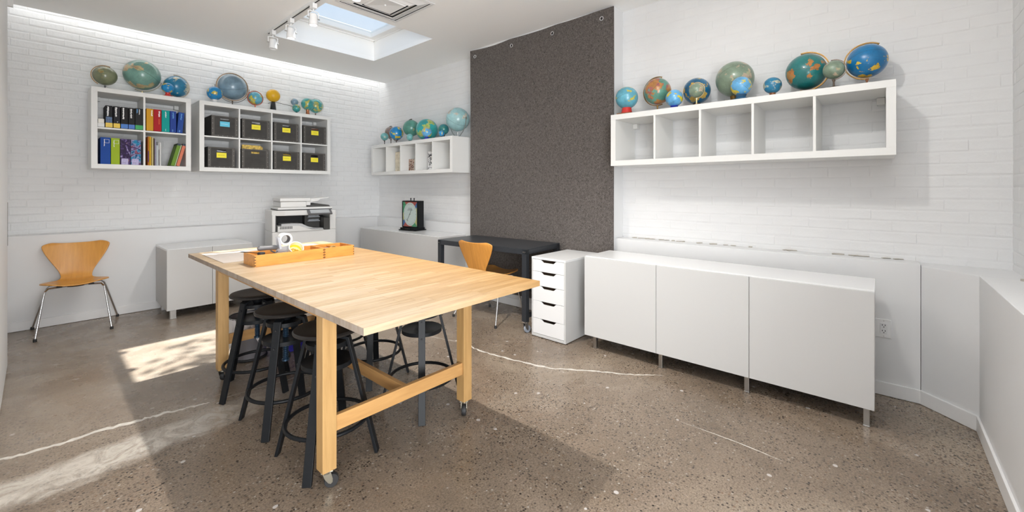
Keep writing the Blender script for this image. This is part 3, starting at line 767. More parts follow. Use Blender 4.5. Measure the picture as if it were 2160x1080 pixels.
# things on the far-wall shelf
for (yl, zt, m_, lb) in ((5.25, 1.824, mat('cream_book', (.62, .56, .44), .6, var=.25, vscale=22), 'tall cream patterned book in the second cube of the far shelf'),
        (4.922, 1.707, photo_mat('brick_pattern_print', [(.35, .1, .03), (.05, .03, .03), (.6, .5, .42), (.3, .08, .03)], 55, 2.), 'orange and black patterned book in the third cube of the far shelf'),
        (4.488, 1.787, photo_mat('white_black_print', [(.7, .7, .7), (.05, .05, .06), (.72, .72, .72), (.75, .75, .75), (.7, .7, .72)], 14, 6.), 'white book with black mark in the fourth cube of the far shelf')):
    t = empty('book', (3.41, yl - .06, 1.5412), 0, lb, 'book')
    MB().box(0, .003, -.06, .06, 0, zt - 1.5412).box(.003, .022, .057, .06, 0, zt - 1.5412).box(.022, .025, -.06, .06, 0, zt - 1.5412).build('cover', m_, t, bevel=.0008)
    MB().box(.003, .022, -.058, .057, .002, zt - 1.545).build('pages', M_paper, t)

# ================================================================== GLOBES
GC = {
 'olive': ((.20, .22, .13), (.42, .28, .10), (.35, .34, .16), .56), 'sage': ((.17, .33, .28), (.58, .42, .24), (.50, .45, .25), .55),
 'bluedark': ((.02, .20, .36), (.45, .50, .42), (.6, .55, .42), .57), 'bluebright': ((.01, .23, .52), (.68, .50, .05), (.55, .5, .12), .56),
 'greyblue': ((.18, .28, .36), (.42, .34, .25), (.28, .3, .24), .64), 'lightblue': ((.12, .40, .52), (.66, .55, .08), (.5, .48, .1), .56),
 'teal': ((.05, .30, .29), (.50, .46, .10), (.35, .38, .14), .56), 'tealpale': ((.16, .42, .42), (.4, .5, .4), (.55, .5, .4), .6),
 'green': ((.10, .30, .24), (.52, .36, .16), (.45, .42, .2), .60), 'aqua': ((.03, .36, .36), (.42, .55, .12), (.5, .5, .22), .55),
 'pale': ((.30, .50, .52), (.62, .58, .5), (.55, .5, .42), .56), 'darkteal': ((.02, .20, .22), (.06, .26, .2), (.05, .2, .15), .6),
 'greenbrown': ((.10, .27, .21), (.45, .20, .06), (.34, .10, .10), .52), 'skyblue': ((.12, .38, .66), (.70, .56, .03), (.6, .45, .1), .56),
 'navy': ((.01, .13, .27), (.60, .38, .07), (.42, .34, .12), .54), 'moss': ((.20, .27, .20), (.48, .38, .28), (.4, .4, .25), .57),
 'brownish': ((.22, .17, .14), (.28, .2, .16), (.18, .14, .25), .5), 'antique': ((.015, .17, .17), (.50, .20, .05), (.42, .24, .08), .57),
 'oceanblue': ((.005, .16, .38), (.68, .44, .03), (.72, .50, .05), .57)}
GM = {}
def gmat(k, seed):
    o_, l1, l2, th = GC[k]; return globe_mat(k + str(int(seed * 10)), o_, l1, l2, th, 2.0 + (seed * 7 % 1) * .8, seed)
def globe(c, Rr, sz, pal, seed, label, style='cup', az=0., arm=M_brass, base=M_bronze, basew=.55, t0=-15, t1=185, group=None, tilt=.35, flat=False):
    cx_, cy_, cz_ = c
    if cz_ - Rr < sz + .012: cz_ = sz + Rr + .012
    t = empty('desk_globe', (cx_, cy_, sz), 0, label, 'globe', group)
    z = cz_ - sz
    b = MB().sphere((0, 0, 0), Rr, 36, 18).build('globe_ball', gmat(pal, seed), t, smooth=True, loc=(0, 0, z))
    b.rotation_euler = (tilt * math.sin(seed * 3), tilt * math.cos(seed * 2), seed * 4)
    bw = Rr * basew; gap = z - Rr
    h = Vector((math.cos(az), math.sin(az), 0)); Z = Vector((0, 0, 1)); cc = Vector((0, 0, z))
    if style == 'cup':
        MB().lathe([(bw * 1.25, .0005), (bw * 1.25, .006), (bw * .8, .012), (bw * .62, gap * .6 + .004), (bw * .72, gap + Rr * .09)], 24).build('base', base, t, smooth=True)
    elif style == 'plate':
        MB().box(-bw * 1.35, bw * 1.35, -bw * 1.35, bw * 1.35, .0005, .022).build('foot_plate', M_brownw, t, bevel=.002)
        MB().lathe([(bw * 1.05, .022), (bw * .95, gap * .6), (bw * .80, gap + Rr * .12)], 24).build('base', base, t, smooth=True)
    else:
        ra = Rr * 1.09; pts = []
        n_ = 28
        for i in range(n_ + 1):
            a = R(t0 + (t1 - t0) * i / n_); pts.append(cc + (Z * math.cos(a) + h * math.sin(a)) * ra)
        nn = h.cross(Z); m = MB(); wd = max(.004, Rr * .07); th = max(.0018, Rr * (.028 if style != 'ring' or Rr > .1 else .055))
        full = style == 'ring'
        if full: pts = pts[:-1]
        k = len(pts); vs_ = []
        for i, p in enumerate(pts):
            rad = (p - cc).normalized()
            for s1, s2 in ((1, 1), (1, -1), (-1, -1), (-1, 1)): vs_.append(p + nn * s1 * wd + rad * s2 * th)
        fs_ = []
        for i in range(k if full else k - 1):
            a, b_ = i * 4, ((i + 1) % k) * 4
            for j in range(4): fs_.append((a + j, a + (j + 1) % 4, b_ + (j + 1) % 4, b_ + j))
        if not full: fs_ += [(0, 1, 2, 3), ((k - 1) * 4 + 3, (k - 1) * 4 + 2, (k - 1) * 4 + 1, (k - 1) * 4)]
        m.add(vs_, fs_); m.build('meridian_ring' if full else 'meridian_arm', arm, t, smooth=True)
        low = z - ra
        if not full:
            a0 = R(t0); pn = cc + (Z * math.cos(a0) + h * math.sin(a0)) * Rr; po = cc + (Z * math.cos(a0) + h * math.sin(a0)) * ra * 1.04
            MB().tube([pn, po], .003, 8).build('pole_pin', arm, t)
        if low > .02:
            MB().lathe([(bw, .0005), (bw * .95, .006), (bw * .35, .010), (.006, .016), (.005, max(.018, low * .7)), (.010, low + .001), (.004, low + .004)], 24).build('stand', base, t, smooth=True)
        else:
            MB().lathe([(bw, .0005), (bw * .9, max(.003, low * .5)), (bw * .5, max(.004, low * .95))], 24).build('stand', base, t, smooth=True)
    return t
ZA = 2.2867; ZB = 1.9363
GA = 'globes on top of the left wall shelves'
S_ = -1.0
# left wall, four-cube shelf
globe((.466, 5.90, 2.439), .093, ZA, 'olive', .3, 'small faded olive globe on a dark wedge foot, leftmost on the four-cube shelf', 'arm', az=PI, arm=M_brass, base=M_grey, t0=-20, t1=150)
globe((.749, 5.90, 2.505), .155, ZA, 'sage', 1.1, 'large sage green globe with beige continent on the four-cube shelf', 'arm', az=0, arm=mat('worn_ring', (.35, .33, .25), .5), base=M_gold, basew=.25, t0=110, t1=200)
globe((1.034, 5.90, 2.436), .114, ZA, 'bluedark', 2.3, 'blue globe with a wide beige meridian band, right end of the four-cube shelf', 'arm', az=.2, arm=mat('beige_band', (.55, .47, .36), .5), base=M_bronze, t0=-10, t1=200)
globe((.935, 5.74, 2.376), .055, ZA, 'bluebright', 3.2, 'tiny bright blue globe on a red foot in front of the banded blue globe', 'cup', base=M_red, basew=.6)
# eight-cube shelf
globe((1.364, 5.78, 2.398), .077, ZA, 'bluebright', .9, 'small blue and yellow globe on a clear foot, leftmost on the eight-cube shelf', 'cup', base=M_prw, basew=.5)
gl = globe((1.572, 5.90, 2.528), .150, ZA, 'greyblue', 2.1, 'large grey-blue globe in a full bronze ring on the eight-cube shelf', 'ring', az=.0, arm=mat('bronze_ring', (.38, .26, .16), .4, .5), base=M_bronze, basew=.12, t0=0, t1=360)
m = MB()
pts = [(math.cos(a) * .178, .0, (2.528 - ZA) + math.sin(a) * .185) for a in [R(180 + 180 * i / 20) for i in range(21)]]
pts = [(x, y, max(z_, .014)) for x, y, z_ in pts]
m.tube(pts, .003, 8); m.build('cradle_wire', M_bronze, gl)
MB().lathe([(.07, .0005), (.065, .008), (.02, .013), (.012, .018)], 20).build('foot', M_bronze, gl, smooth=True)
globe((1.799, 5.84, 2.422), .078, ZA, 'lightblue', 1.7, 'light blue globe inside a thick orange-red ring', 'ring', az=0, arm=mat('orange_ring', (.42, .09, .04), .4), base=M_orange, basew=.5, t0=0, t1=360)
# orrery
o_ = empty('orrery', (2.016, 5.88, ZA), 0, 'planetary model with yellow sun ball on a chrome cone and two little globes', 'planetary model')
MB().lathe([(.040, .0005), (.038, .006), (.026, .12), (.02, .13)], 24).build('cone_base', mat('black_chrome', (.08, .08, .085), .12, .9), o_, smooth=True)
MB().sphere((0, 0, .208), .080, 32, 16).build('sun_ball', mat('sun_yellow', (.72, .40, .01), .4, bump=.15, bscale=60, var=.15), o_, smooth=True)
MB().tube([(-.06, 0, .10), (.0, 0, .13), (.235, -.06, .095), (.245, -.08, .04)], .003, 8).tube([(.245, -.08, .03), (.246, -.04, .115)], .003, 8).build('arm', M_black, o_)
MB().sphere((0, 0, 0), .046, 24, 12).build('moon_ball', gmat('greyblue', .4), o_, smooth=True, loc=(.246, -.04, .160))
MB().sphere((0, 0, 0), .050, 24, 12).build('earth_ball', gmat('teal', 2.6), o_, smooth=True, loc=(.246, -.10, .068))
MB().lathe([(.025, .0005), (.02, .01), (.006, .018)], 16, (.246, -.10, 0)).build('arm_foot', M_black, o_, smooth=True)
globe((2.414, 5.80, 2.435), .081, ZA, 'teal', 3.7, 'teal and yellow globe on a copper foot near the right end of the eight-cube shelf', 'cup', base=mat('copper', (.5, .2, .1), .25, .8), basew=.4)
globe((2.575, 5.93, 2.451), .095, ZA, 'teal', .6, 'teal globe in a clear meridian at the right end of the eight-cube shelf', 'arm', az=-.2, arm=mat('clear_plastic', (.8, .8, .8), .1, alpha=.6), base=M_bronze, basew=.3, t0=-10, t1=190)
# far wall shelf
globe((3.56, 5.60, 2.152), .090, ZB, 'brownish', 1.3, 'dull brown globe at the back left of the far shelf', 'arm', az=PI / 2, arm=M_bronze, base=M_bronze)
globe((3.37, 5.47, 2.062), .056, ZB, 'tealpale', .8, 'small pale teal globe on a black foot, front left of the far shelf', 'arm', az=PI / 2, arm=M_black, base=M_black, basew=.75, t0=110, t1=190)
globe((3.40, 5.207, 2.091), .096, ZB, 'bluebright', 4.4, 'glossy plain blue globe on a dark foot near the left of the far shelf', 'arm', az=PI / 2, arm=M_bronze, base=M_bronze, basew=.7, t0=120, t1=200)
globe((3.52, 5.02, 2.160), .116, ZB, 'green', 2.9, 'large grey-green globe with pole pin, second large one on the far shelf', 'arm', az=PI / 2, arm=M_bronze, base=M_bronze, basew=.6, t0=-5, t1=30)
globe((3.33, 4.782, 1.993), .046, ZB, 'tealpale', 3.3, 'little teal globe in front of the grey-green globe', 'cup', base=M_bronze, basew=.4)
globe((3.512, 4.652, 2.10), .147, ZB, 'aqua', 1.9, 'largest turquoise and lime globe in the middle of the far shelf', 'cup', base=M_brownw, basew=.4)
globe((3.325, 4.404, 2.026), .066, ZB, 'skyblue', 2.2, 'small sky blue globe on a blue foot in front of the large turquoise one', 'cup', base=M_bluepl, basew=.6)
globe((3.52, 4.304, 2.076), .069, ZB, 'darkteal', .5, 'dark teal globe left of the pale globe on the far shelf', 'cup', base=M_bronze, basew=.4)
globe((3.33, 4.113, 1.985), .037, ZB, 'bluebright', 5.1, 'tiniest blue globe in front of the dark teal globe', 'cup', base=M_bronze, basew=.4)
g = globe((3.50, 4.006, 2.170), .148, ZB, 'pale', 3.9, 'large pale icy blue globe on curved metal legs beside the felt', 'arm', az=-PI / 2, arm=mat('thin_steel', (.3, .32, .3), .4, .6), base=M_steel, basew=.02, t0=85, t1=95)
m = MB()
for s1 in (1, -1):
    m.tube([(0, s1 * .158, .235), (0, s1 * .15, .15), (0, s1 * .10, .075), (0, s1 * .035, .018), (0, 0, .012)], .005, 8)
m.tube([(-.03, .158, .235), (-.03, -.158, .235)], .003, 6)
m.build('curved_leg', MATS['thin_steel'], g, smooth=True)
MB().lathe([(.075, .0005), (.07, .008), (.01, .014)], 24).build('foot', MATS['thin_steel'], g, smooth=True)
# right long shelf
globe((3.42, 1.678, 2.096), .096, ZB, 'lightblue', .2, 'bright blue globe on a red collar and brown plate, leftmost on the long right shelf', 'plate', base=M_red, basew=.5)
globe((3.47, 1.423, 2.123), .110, ZB, 'greenbrown', 1.5, 'green and brown globe with a full brass meridian, second large one on the long shelf', 'arm', az=PI / 2, arm=M_brass, base=M_brass, basew=.3, t0=-18, t1=200)
globe((3.36, 1.241, 2.022), .067, ZB, 'skyblue', 3.5, 'small sky blue globe on a dark blue foot right of the brass-armed globe', 'cup', base=M_bluepl, basew=.62)
globe((3.53, 1.122, 2.090), .104, ZB, 'navy', 2.7, 'dark blue and gold globe standing behind a tiny grey-green one', 'cup', base=M_bronze, basew=.4)
globe((3.34, 1.063, 2.053), .055, ZB, 'moss', 4.1, 'tiny grey-green globe on a pale gold half-ring stand', 'arm', az=-PI / 2, arm=M_gold, base=M_gold, basew=.5, t0=-15, t1=185)
globe((3.50, .835, 2.130), .132, ZB, 'moss', 1.25, 'large grey-green globe with beige continent in the middle of the long shelf', 'cup', base=M_brass, basew=.35)
globe((3.345, .757, 2.036), .068, ZB, 'skyblue', 5.6, 'small sky blue and yellow globe on a glass-blue foot before the large grey-green one', 'cup', base=mat('blue_glass_foot', (.02, .08, .16), .1), basew=.75)
globe((3.42, .574, 2.026), .057, ZB, 'bluedark', .75, 'small blue globe standing alone mid shelf on a brown foot', 'cup', base=M_brownw, basew=.5)
globe((3.485, .386, 2.100), .120, ZB, 'antique', 2.45, 'large dark teal antique-style globe with orange land and brass arm', 'arm', az=-PI / 2, arm=M_brass, base=M_dark, basew=.8, t0=-12, t1=195)
globe((3.345, .225, 2.055), .058, ZB, 'moss', 6.1, 'small mottled green globe on a tarnished pedestal between the two biggest right globes', 'arm', az=-PI / 2, arm=M_bronze, base=M_bronze, basew=.85, t0=-10, t1=190)
globe((3.47, .066, 2.107), .104, ZB, 'oceanblue', 3.05, 'deep blue globe with yellow continents and brass arm, rightmost on the long shelf', 'arm', az=PI / 2, arm=M_brass, base=M_brownw, basew=.6, t0=-30, t1=185)

# ================================================================== CABINETS
def cabinet(name, origin, rz, widths, H_, z0, dep, label, legs, topover=.0, gloss=True, leg_m=M_steel, leg_w=.025):
    # local x along width; front y=0 (door faces), depth +y
    W_ = sum(widths)
    t = empty(name, origin, rz, label, 'cabinet')
    bt = .018
    MB().box(0, W_, .0195, dep, z0 + H_ - bt, z0 + H_).build('top_panel', M_gloss, t, bevel=.0015)
    MB().box(0.001, bt, .0195, dep, z0, z0 + H_ - bt).box(W_ - bt, W_ - .001, .0195, dep, z0, z0 + H_ - bt).box(bt, W_ - bt, .03, dep, z0, z0 + bt).box(bt, W_ - bt, dep - .008, dep, z0 + bt, z0 + H_ - bt).build('carcass', M_door, t, bevel=.0008)
    MB().box(bt, W_ - bt, .022, .03, z0 + .001, z0 + H_ - bt).build('inner_shadow_panel', M_dgap, t)
    x = 0
    for w_ in widths:
        MB().box(x + .0015, x + w_ - .0015, 0, .018, z0 - .002, z0 + H_ - .006).build('door', M_door, t, bevel=.0012); x += w_
    for lx, ly in legs:
        if leg_m is M_chrome: MB().lathe([(.021, 0), (.021, .006), (.0155, .008), (.0155, z0)], 20, (lx, ly, 0)).build('leg', leg_m, t, smooth=True)
        else: MB().box(lx - leg_w, lx + leg_w, ly - leg_w, ly + leg_w, .006, z0 - .002).box(lx - leg_w * 1.1, lx + leg_w * 1.1, ly - leg_w * 1.1, ly + leg_w * 1.1, 0, .007).build('leg', leg_m, t, bevel=.002)
    return t
# right: triple cabinet under the long shelf; local x -> -Y
cabinet('sideboard', (2.957, 1.824, 0), -PI / 2, [.6, .6, .6], .64, .11, .425, 'long white three-door cabinet on short steel legs under the long shelf',
        [(.07, .06), (.62, .045), (1.18, .045), (1.765, .045), (.07, .37), (1.18, .37), (1.765, .37)], leg_w=.014)
cabinet('sideboard', (3.11, 5.68, 0), -PI / 2, [.6, .6, .6], .64, .095, .405, 'white three-door cabinet along the far wall under the weather dial',
        [(.07, .06), (.6, .06), (1.2, .06), (1.74, .06)], leg_w=.014)
cabinet('sideboard', (.853, 5.29, 0), R(-.5), [.376, .374], .605, .092, .60, 'low white two-door cabinet against the left wall between the chair and printer',
        [(.055, .05), (.70, .05), (.055, .5), (.70, .5)], leg_w=.025)

# drawer unit
du = empty('drawer_unit', (2.90, 2.33, 0), -PI / 2, 'white five-drawer unit with cut-out handles between the dark desk and long cabinet', 'drawer unit')
W_, H_, dp = .36, .70, .562
MB().box(0, W_, 0, dp, H_ - .018, H_).build('top_panel', M_gloss, du, bevel=.001)
MB().box(0, .014, 0.001, dp, .006, H_ - .018).box(W_ - .014, W_, 0.001, dp, .006, H_ - .018).box(.014, W_ - .014, 0.001, dp, .006, .028).box(.014, W_ - .014, dp - .006, dp, .028, H_ - .018).build('carcass', M_door, du, bevel=.0008)
MB().box(.01, W_ - .01, .02, dp - .02, 0, .006).build('plinth', M_dark, du)
MB().box(.014, W_ - .014, .10, dp - .01, .028, H_ - .02).build('dark_inside', mat('drawer_inside', (.10, .06, .04), .7), du)
hs = [.105, .124, .134, .153, .134]; z = H_ - .0195
mrot = Matrix.Rotation(PI / 2, 3, 'X')
for h_ in hs:
    zt, zb_ = z - .001, z - h_ + .0015; a, b = .0155, W_ - .0155; cx_ = W_ * .5
    poly = [(a, zb_), (b, zb_), (b, zt), (cx_ + .085, zt), (cx_ + .055, zt - .024), (cx_ - .055, zt - .024), (cx_ - .085, zt), (a, zt)]
    MB().prism(poly, -.016, -.0005, mrot).build('drawer_front', M_gloss, du, bevel=.0008); z -= h_

# ================================================================== DESK
dk = empty('desk', (3.14, 2.985, 0), R(3), 'dark grey steel desk on castors against the felt', 'desk')
hx, hy, HT = .282, .585, .757
MB().box(-hx, hx, -hy, hy, HT - .006, HT).build('desk_top', M_desk, dk, bevel=.0015)
MB().box(-hx, -hx + .025, -hy, hy, HT - .05, HT - .006).box(hx - .025, hx, -hy, hy, HT - .05, HT - .006).box(-hx + .025, hx - .025, -hy, -hy + .025, HT - .05, HT - .006).box(-hx + .025, hx - .025, hy - .025, hy, HT - .05, HT - .006).build('apron', M_desk, dk, bevel=.002)
def caster(parent, x, y, zt, wheel=.033, wm=M_rubber, rim=M_prg, ang=.6, name='caster', hub=M_chrome):
    c_ = MB(); m_ = Matrix.Rotation(ang, 3, 'Z')
    P_ = lambda v: Vector((x, y, 0)) + m_ @ Vector(v)
    c_.obox((x, y, zt - .004), (.048, .048, .006), m_)
    c_.lathe([(.02, zt - .016), (.02, zt - .007)], 16, (x, y, 0))
    for s_ in (1, -1):
        pl = [(-.018, zt - .010), (.016, zt - .010), (.024, wheel + .012), (.023, wheel - .004), (.015, wheel - .010), (.005, wheel - .004), (-.009, wheel + .016)]
        mm = m_ @ Matrix.Rotation(PI / 2, 3, 'X'); k = len(c_.v)
        c_.prism(pl, s_ * .0145, s_ * .017, mm)
        for i in range(k, len(c_.v)): c_.v[i] = (c_.v[i][0] + x, c_.v[i][1] + y, c_.v[i][2])
    co = c_.build(name, hub, parent, bevel=.0008)
    mw = m_ @ Matrix.Rotation(PI / 2, 3, 'X'); w0 = P_((.019, 0, wheel))
    MB().lathe([(wheel * .55, -.012), (wheel * .93, -.012), (wheel, -.007), (wheel, .007), (wheel * .93, .012), (wheel * .55, .012)], 24, w0, mw).build('wheel', wm, co, smooth=True)
    MB().lathe([(0, -.0095), (wheel * .6, -.0095), (wheel * .6, .0095), (0, .0095)], 16, w0, mw).build('hub', rim, co)
    return co
for sx_ in (-1, 1):
    for sy_ in (-1, 1):
        x, y = sx_ * (hx - .024), sy_ * (hy - .024)
        MB().box(x - .024, x + .024, y - .024, y + .024, .105, HT - .006).build('leg', M_desk, dk, bevel=.002)
        caster(dk, x, y, .105, .034, mat('grey_tyre', (.28, .31, .36), .4), M_dark, ang=-.3)
for sy_ in (-1, 1): MB().box(-hx + .048, hx - .048, sy_ * (hy - .024) - .012, sy_ * (hy - .024) + .012, .13, .165).build('side_stretcher', M_desk, dk)
MB().box(hx - .036, hx - .012, -hy + .05, hy - .05, .235, .275).build('rear_stretcher', M_desk, dk)
for yy_ in (-hy + .012, -hy + .03, hy - .02): MB().lathe([(.006, 0), (.006, .003)], 12, (-hx - .003, yy_, HT - .028), Matrix.Rotation(PI / 2, 3, 'Y')).build('bolt', M_steel, dk)

# ================================================================== CHAIRS
def plychair(loc, rz, label, wm):
    t = empty('plywood_chair', loc, rz, label, 'chair')
    prof = [(-.225, .452), (-.205, .455), (-.17, .449), (-.10, .440), (-.03, .434), (.05, .430), (.11, .431), (.155, .438), (.185, .455), (.203, .485), (.216, .53), (.232, .60), (.250, .68), (.266, .745), (.272, .765), (.277, .782)]
    hw = [.150, .188, .213, .222, .212, .180, .140, .112, .103, .105, .122, .163, .205, .232, .224, .17]
    crv = [.012, .014, .016, .018, .018, .015, .010, .005, .002, .0, -.004, -.010, -.016, -.02, -.02, -.018]
    nu = 14; mb_ = MB(); k = len(prof)
    for i, ((y, z_), w_, c_) in enumerate(zip(prof, hw, crv)):
        for j in range(nu + 1):
            u = -1 + 2 * j / nu; q = u * u
            up = c_ * q if i < 8 else 0; fwd = c_ * q * 1.6 if i >= 9 else 0
            dz = -.010 * (1 - q) if i <= 2 else 0
            top = (.012 * q - .006) if i >= 13 else 0
            mb_.v.append((u * w_, y + fwd, z_ + up * 1.2 + dz + top))
    for i in range(k - 1):
        for j in range(nu):
            a = i * (nu + 1) + j; mb_.f.append((a, a + 1, a + nu + 2, a + nu + 1))
    s_ = mb_.build('seat_shell', wm, t, smooth=False)
    for p in s_.data.polygons: p.use_smooth = True
    sb = s_.modifiers.new('sub', 'SUBSURF'); sb.levels = 1; sb.render_levels = 2
    so = s_.modifiers.new('solid', 'SOLIDIFY'); so.thickness = .0095; so.offset = 0
    for sx_ in (-1, 1):
        for fy, ty in ((-.235, -.11), (.255, .05)):
            fx = .235 if fy < 0 else .285
            L_ = MB().tube([(sx_ * .055, ty * .5, .415), (sx_ * .12, ty, .420), (sx_ * .165, ty * 1.15, .418), (sx_ * .185, ty * 1.25 + .15 * (fy - ty), .395), (sx_ * (.185 + (fx - .185) * .12), ty * 1.25 + .2 * (fy - ty), .36), (sx_ * fx, fy, .014)], .0078, 12).build('leg', M_chrome, t, smooth=True)
            MB().lathe([(.012, 0), (.0125, .018), (.0095, .026)], 14, (sx_ * fx, fy, 0)).build('glide', M_rubber, L_, smooth=True)
        MB().obox((sx_ * .10, -.11, .424), (.035, .02, .014)).build('buffer', M_rubber, t, bevel=.002)
    MB().lathe([(.075, .405), (.08, .412), (.08, .420)], 24).build('mount_cup', M_rubber, t, smooth=True)
    return t
plychair((.25, 5.61, 0), R(-4), 'honey plywood chair with chrome legs standing alone against the left wall', M_ply)
plychair((3.065, 2.99, 0), R(92), 'plywood chair pushed under the dark desk, seen from behind', M_plyd)

# ================================================================== TABLE
tb = empty('work_table', (1.235, 2.585, 0), 0, 'large butcher-block work table on four castored posts', 'table')
TX0, TX1, TY0, TY1, TT, TH = .742 - 1.235, 1.73 - 1.235, 1.335 - 2.585, 3.835 - 2.585, .82, .027
rg = random.Random(42); y = TY0; pn = 0
stave_cache = {}
def stave_mesh(l, w_):
    key = (round(l, 3), round(w_, 4))
    if key not in stave_cache:
        g = .0003; stave_cache[key] = MB().add([(g, g, -TH), (l - g, g, -TH), (l - g, w_ - g, -TH), (g, w_ - g, -TH), (g, g, -.0006), (l - g, g, -.0006), (l - g, w_ - g, -.0006), (g, w_ - g, -.0006),
             (g + .0006, g + .0006, 0), (l - g - .0006, g + .0006, 0), (l - g - .0006, w_ - g - .0006, 0), (g + .0006, w_ - g - .0006, 0)],
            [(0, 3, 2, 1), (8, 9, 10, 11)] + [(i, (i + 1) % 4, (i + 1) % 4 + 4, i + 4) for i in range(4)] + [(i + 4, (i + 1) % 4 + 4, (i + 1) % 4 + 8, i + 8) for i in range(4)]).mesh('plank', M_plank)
        me = stave_cache[key]; me.materials.append(M_endg)
        for p in me.polygons:
            if abs(p.normal.x) > .9: p.material_index = 1
    return stave_cache[key]
nrow = 60; sw = (TY1 - TY0) / nrow; Wt = TX1 - TX0
for r_ in range(nrow):
    cuts = [0, Wt * rg.choice([.28, .34, .4, .46]), Wt * rg.choice([.62, .7, .78]), Wt] if r_ % 3 else [0, Wt * rg.choice([.4, .5, .6]), Wt]
    for a, b in zip(cuts[:-1], cuts[1:]):
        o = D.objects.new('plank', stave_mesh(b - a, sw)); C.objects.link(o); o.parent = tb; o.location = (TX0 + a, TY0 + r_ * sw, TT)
lx = (.804 - 1.235, 1.665 - 1.235); ly = (1.783 - 2.585, 3.384 - 2.585); lw = .061
for i, x in enumerate(lx):
    for j, y in enumerate(ly):
        a = x if i == 0 else x - lw; b_ = y if j == 0 else y - lw
        MB().box(a, a + lw, b_, b_ + lw, .082, TT - TH).build('leg', M_leg, tb, bevel=.0015)
        caster(tb, a + lw / 2, b_ + lw / 2, .082, .030, M_rubber, M_dark, ang=((-.35, .9), (3.9, 2.4))[i][j], hub=mat('tarnished_nickel', (.45, .42, .34), .3, 1))
iy0, iy1, ix0, ix1 = ly[0], ly[1], lx[0], lx[1]
for x in (ix0 + .004, ix1 - .026): MB().box(x, x + .022, iy0 + lw, iy1 - lw, TT - TH - .052, TT - TH).build('side_apron', M_railY, tb, bevel=.001)
for y in (iy0 + .012, iy1 - .036): MB().box(ix0 + lw, ix1 - lw, y, y + .024, TT - TH - .052, TT - TH).build('end_apron', M_rail, tb, bevel=.001)
for y in (iy0 + .012, iy1 - .036): MB().box(ix0 + lw, ix1 - lw, y, y + .024, .238, .306).build('cross_rail', M_rail, tb, bevel=.0015)
MB().box(-.012, .012, iy0 + .036, iy1 - .036, .240, .304).build('long_rail', M_railY, tb, bevel=.0015)

# things on the table
mt = MB().box(.795, 1.60, 3.17, 3.72, .8202, .8232).build('cutting_mat', mat('grey_mat', (.46, .41, .37), .6, var=.08, vscale=20, stretch=(2, 30, 2), bump=.1), None, bevel=.001)
tag(mt, 'thin grey-beige mat lying on the far end of the table behind the wooden boxes', 'mat')
def tray(x0, x1, y0, y1, z0, h_, label, divs, rz=0):
    t = empty('wooden_box', (x0, y0, z0), rz, label, 'wooden box')
    w_, d_, k = x1 - x0, y1 - y0, .008
    MB().box(0, w_, 0, k, 0, h_).build('front_side', M_tbox, t, bevel=.0008); MB().box(0, w_, d_ - k, d_, 0, h_).build('back_side', M_tbox, t, bevel=.0008)
    MB().box(0, k, k, d_ - k, 0, h_).build('end_side', M_tbox, t, bevel=.0008); MB().box(w_ - k, w_, k, d_ - k, 0, h_).build('end_side', M_tbox, t, bevel=.0008)
    MB().box(k, w_ - k, k, d_ - k, .001, .006).build('bottom', M_tbox, t)
    for q in divs: MB().box(q, q + .005, k, d_ - k, .006, h_ - .01).build('divider', M_tbox, t)
    m = MB()
    for xx in (0, w_ - k):
        for zz in range(4): m.box(xx + .0005, xx + k - .0005, -.0005, .0002, h_ * (.08 + .24 * zz), h_ * (.08 + .24 * zz) + .006)
    for zz in range(4): m.box(-.0005, .0002, .0005, k - .0005, h_ * (.08 + .24 * zz), h_ * (.08 + .24 * zz) + .006)
    m.build('finger_joints', mat('dark_joint', (.12, .05, .015), .6), t)
    return t
zt = TT + .0003
tray(.880, 1.302, 2.866, 3.072, zt, .072, 'longer varnished wooden tool box with tape gun and tub, left on the table', [.30])
tray(1.306, 1.520, 2.868, 3.074, zt, .072, 'shorter varnished wooden box right of the longer one on the table', [.105])
# tape dispenser
tg = empty('tape_gun', (.98, 2.96, zt + .03), 0, 'packing tape gun with grey handle and white roll lying in the wooden box', 'tape dispenser')
MB().tube([(-.055, 0, .068), (-.045, 0, .070), (0, 0, .069), (.045, 0, .068), (.06, 0, .064)], [.010, .016, .0145, .016, .013], 12).build('handle', M_grey, tg, smooth=True)
MB().prism([(.045, .02), (.06, -.01), (.15, -.008), (.16, .04), (.14, .075), (.055, .062)], -.001, .001, mrot).build('side_plate', mat('bare_steel', (.55, .57, .6), .35, .7), tg)
for k_, dy in ((0, .03),): pass
MB().lathe([(.026, -.024), (.040, -.024), (.040, .024), (.026, .024)], 28, (.115, .028, .115), mrot, cap=False).build('tape_roll', M_prw, tg, smooth=True)
MB().lathe([(.0255, -.0245), (.028, -.0245), (.028, .0245), (.0255, .0245), (.0255, -.0245)], 28, (.115, .028, .115), mrot, cap=False).build('roll_core', M_grey, tg, smooth=True)
MB().prism([(.06, .06), (.075, .06), (.06, .135), (.048, .135)], .0, .04, mrot).build('guide_blade', mat('tinted_clear', (.45, .5, .58), .1, .3), tg)
MB().tube([(.02, 0, .05), (.05, 0, .03), (.06, 0, .045)], .005, 8).build('trigger', M_grey, tg)
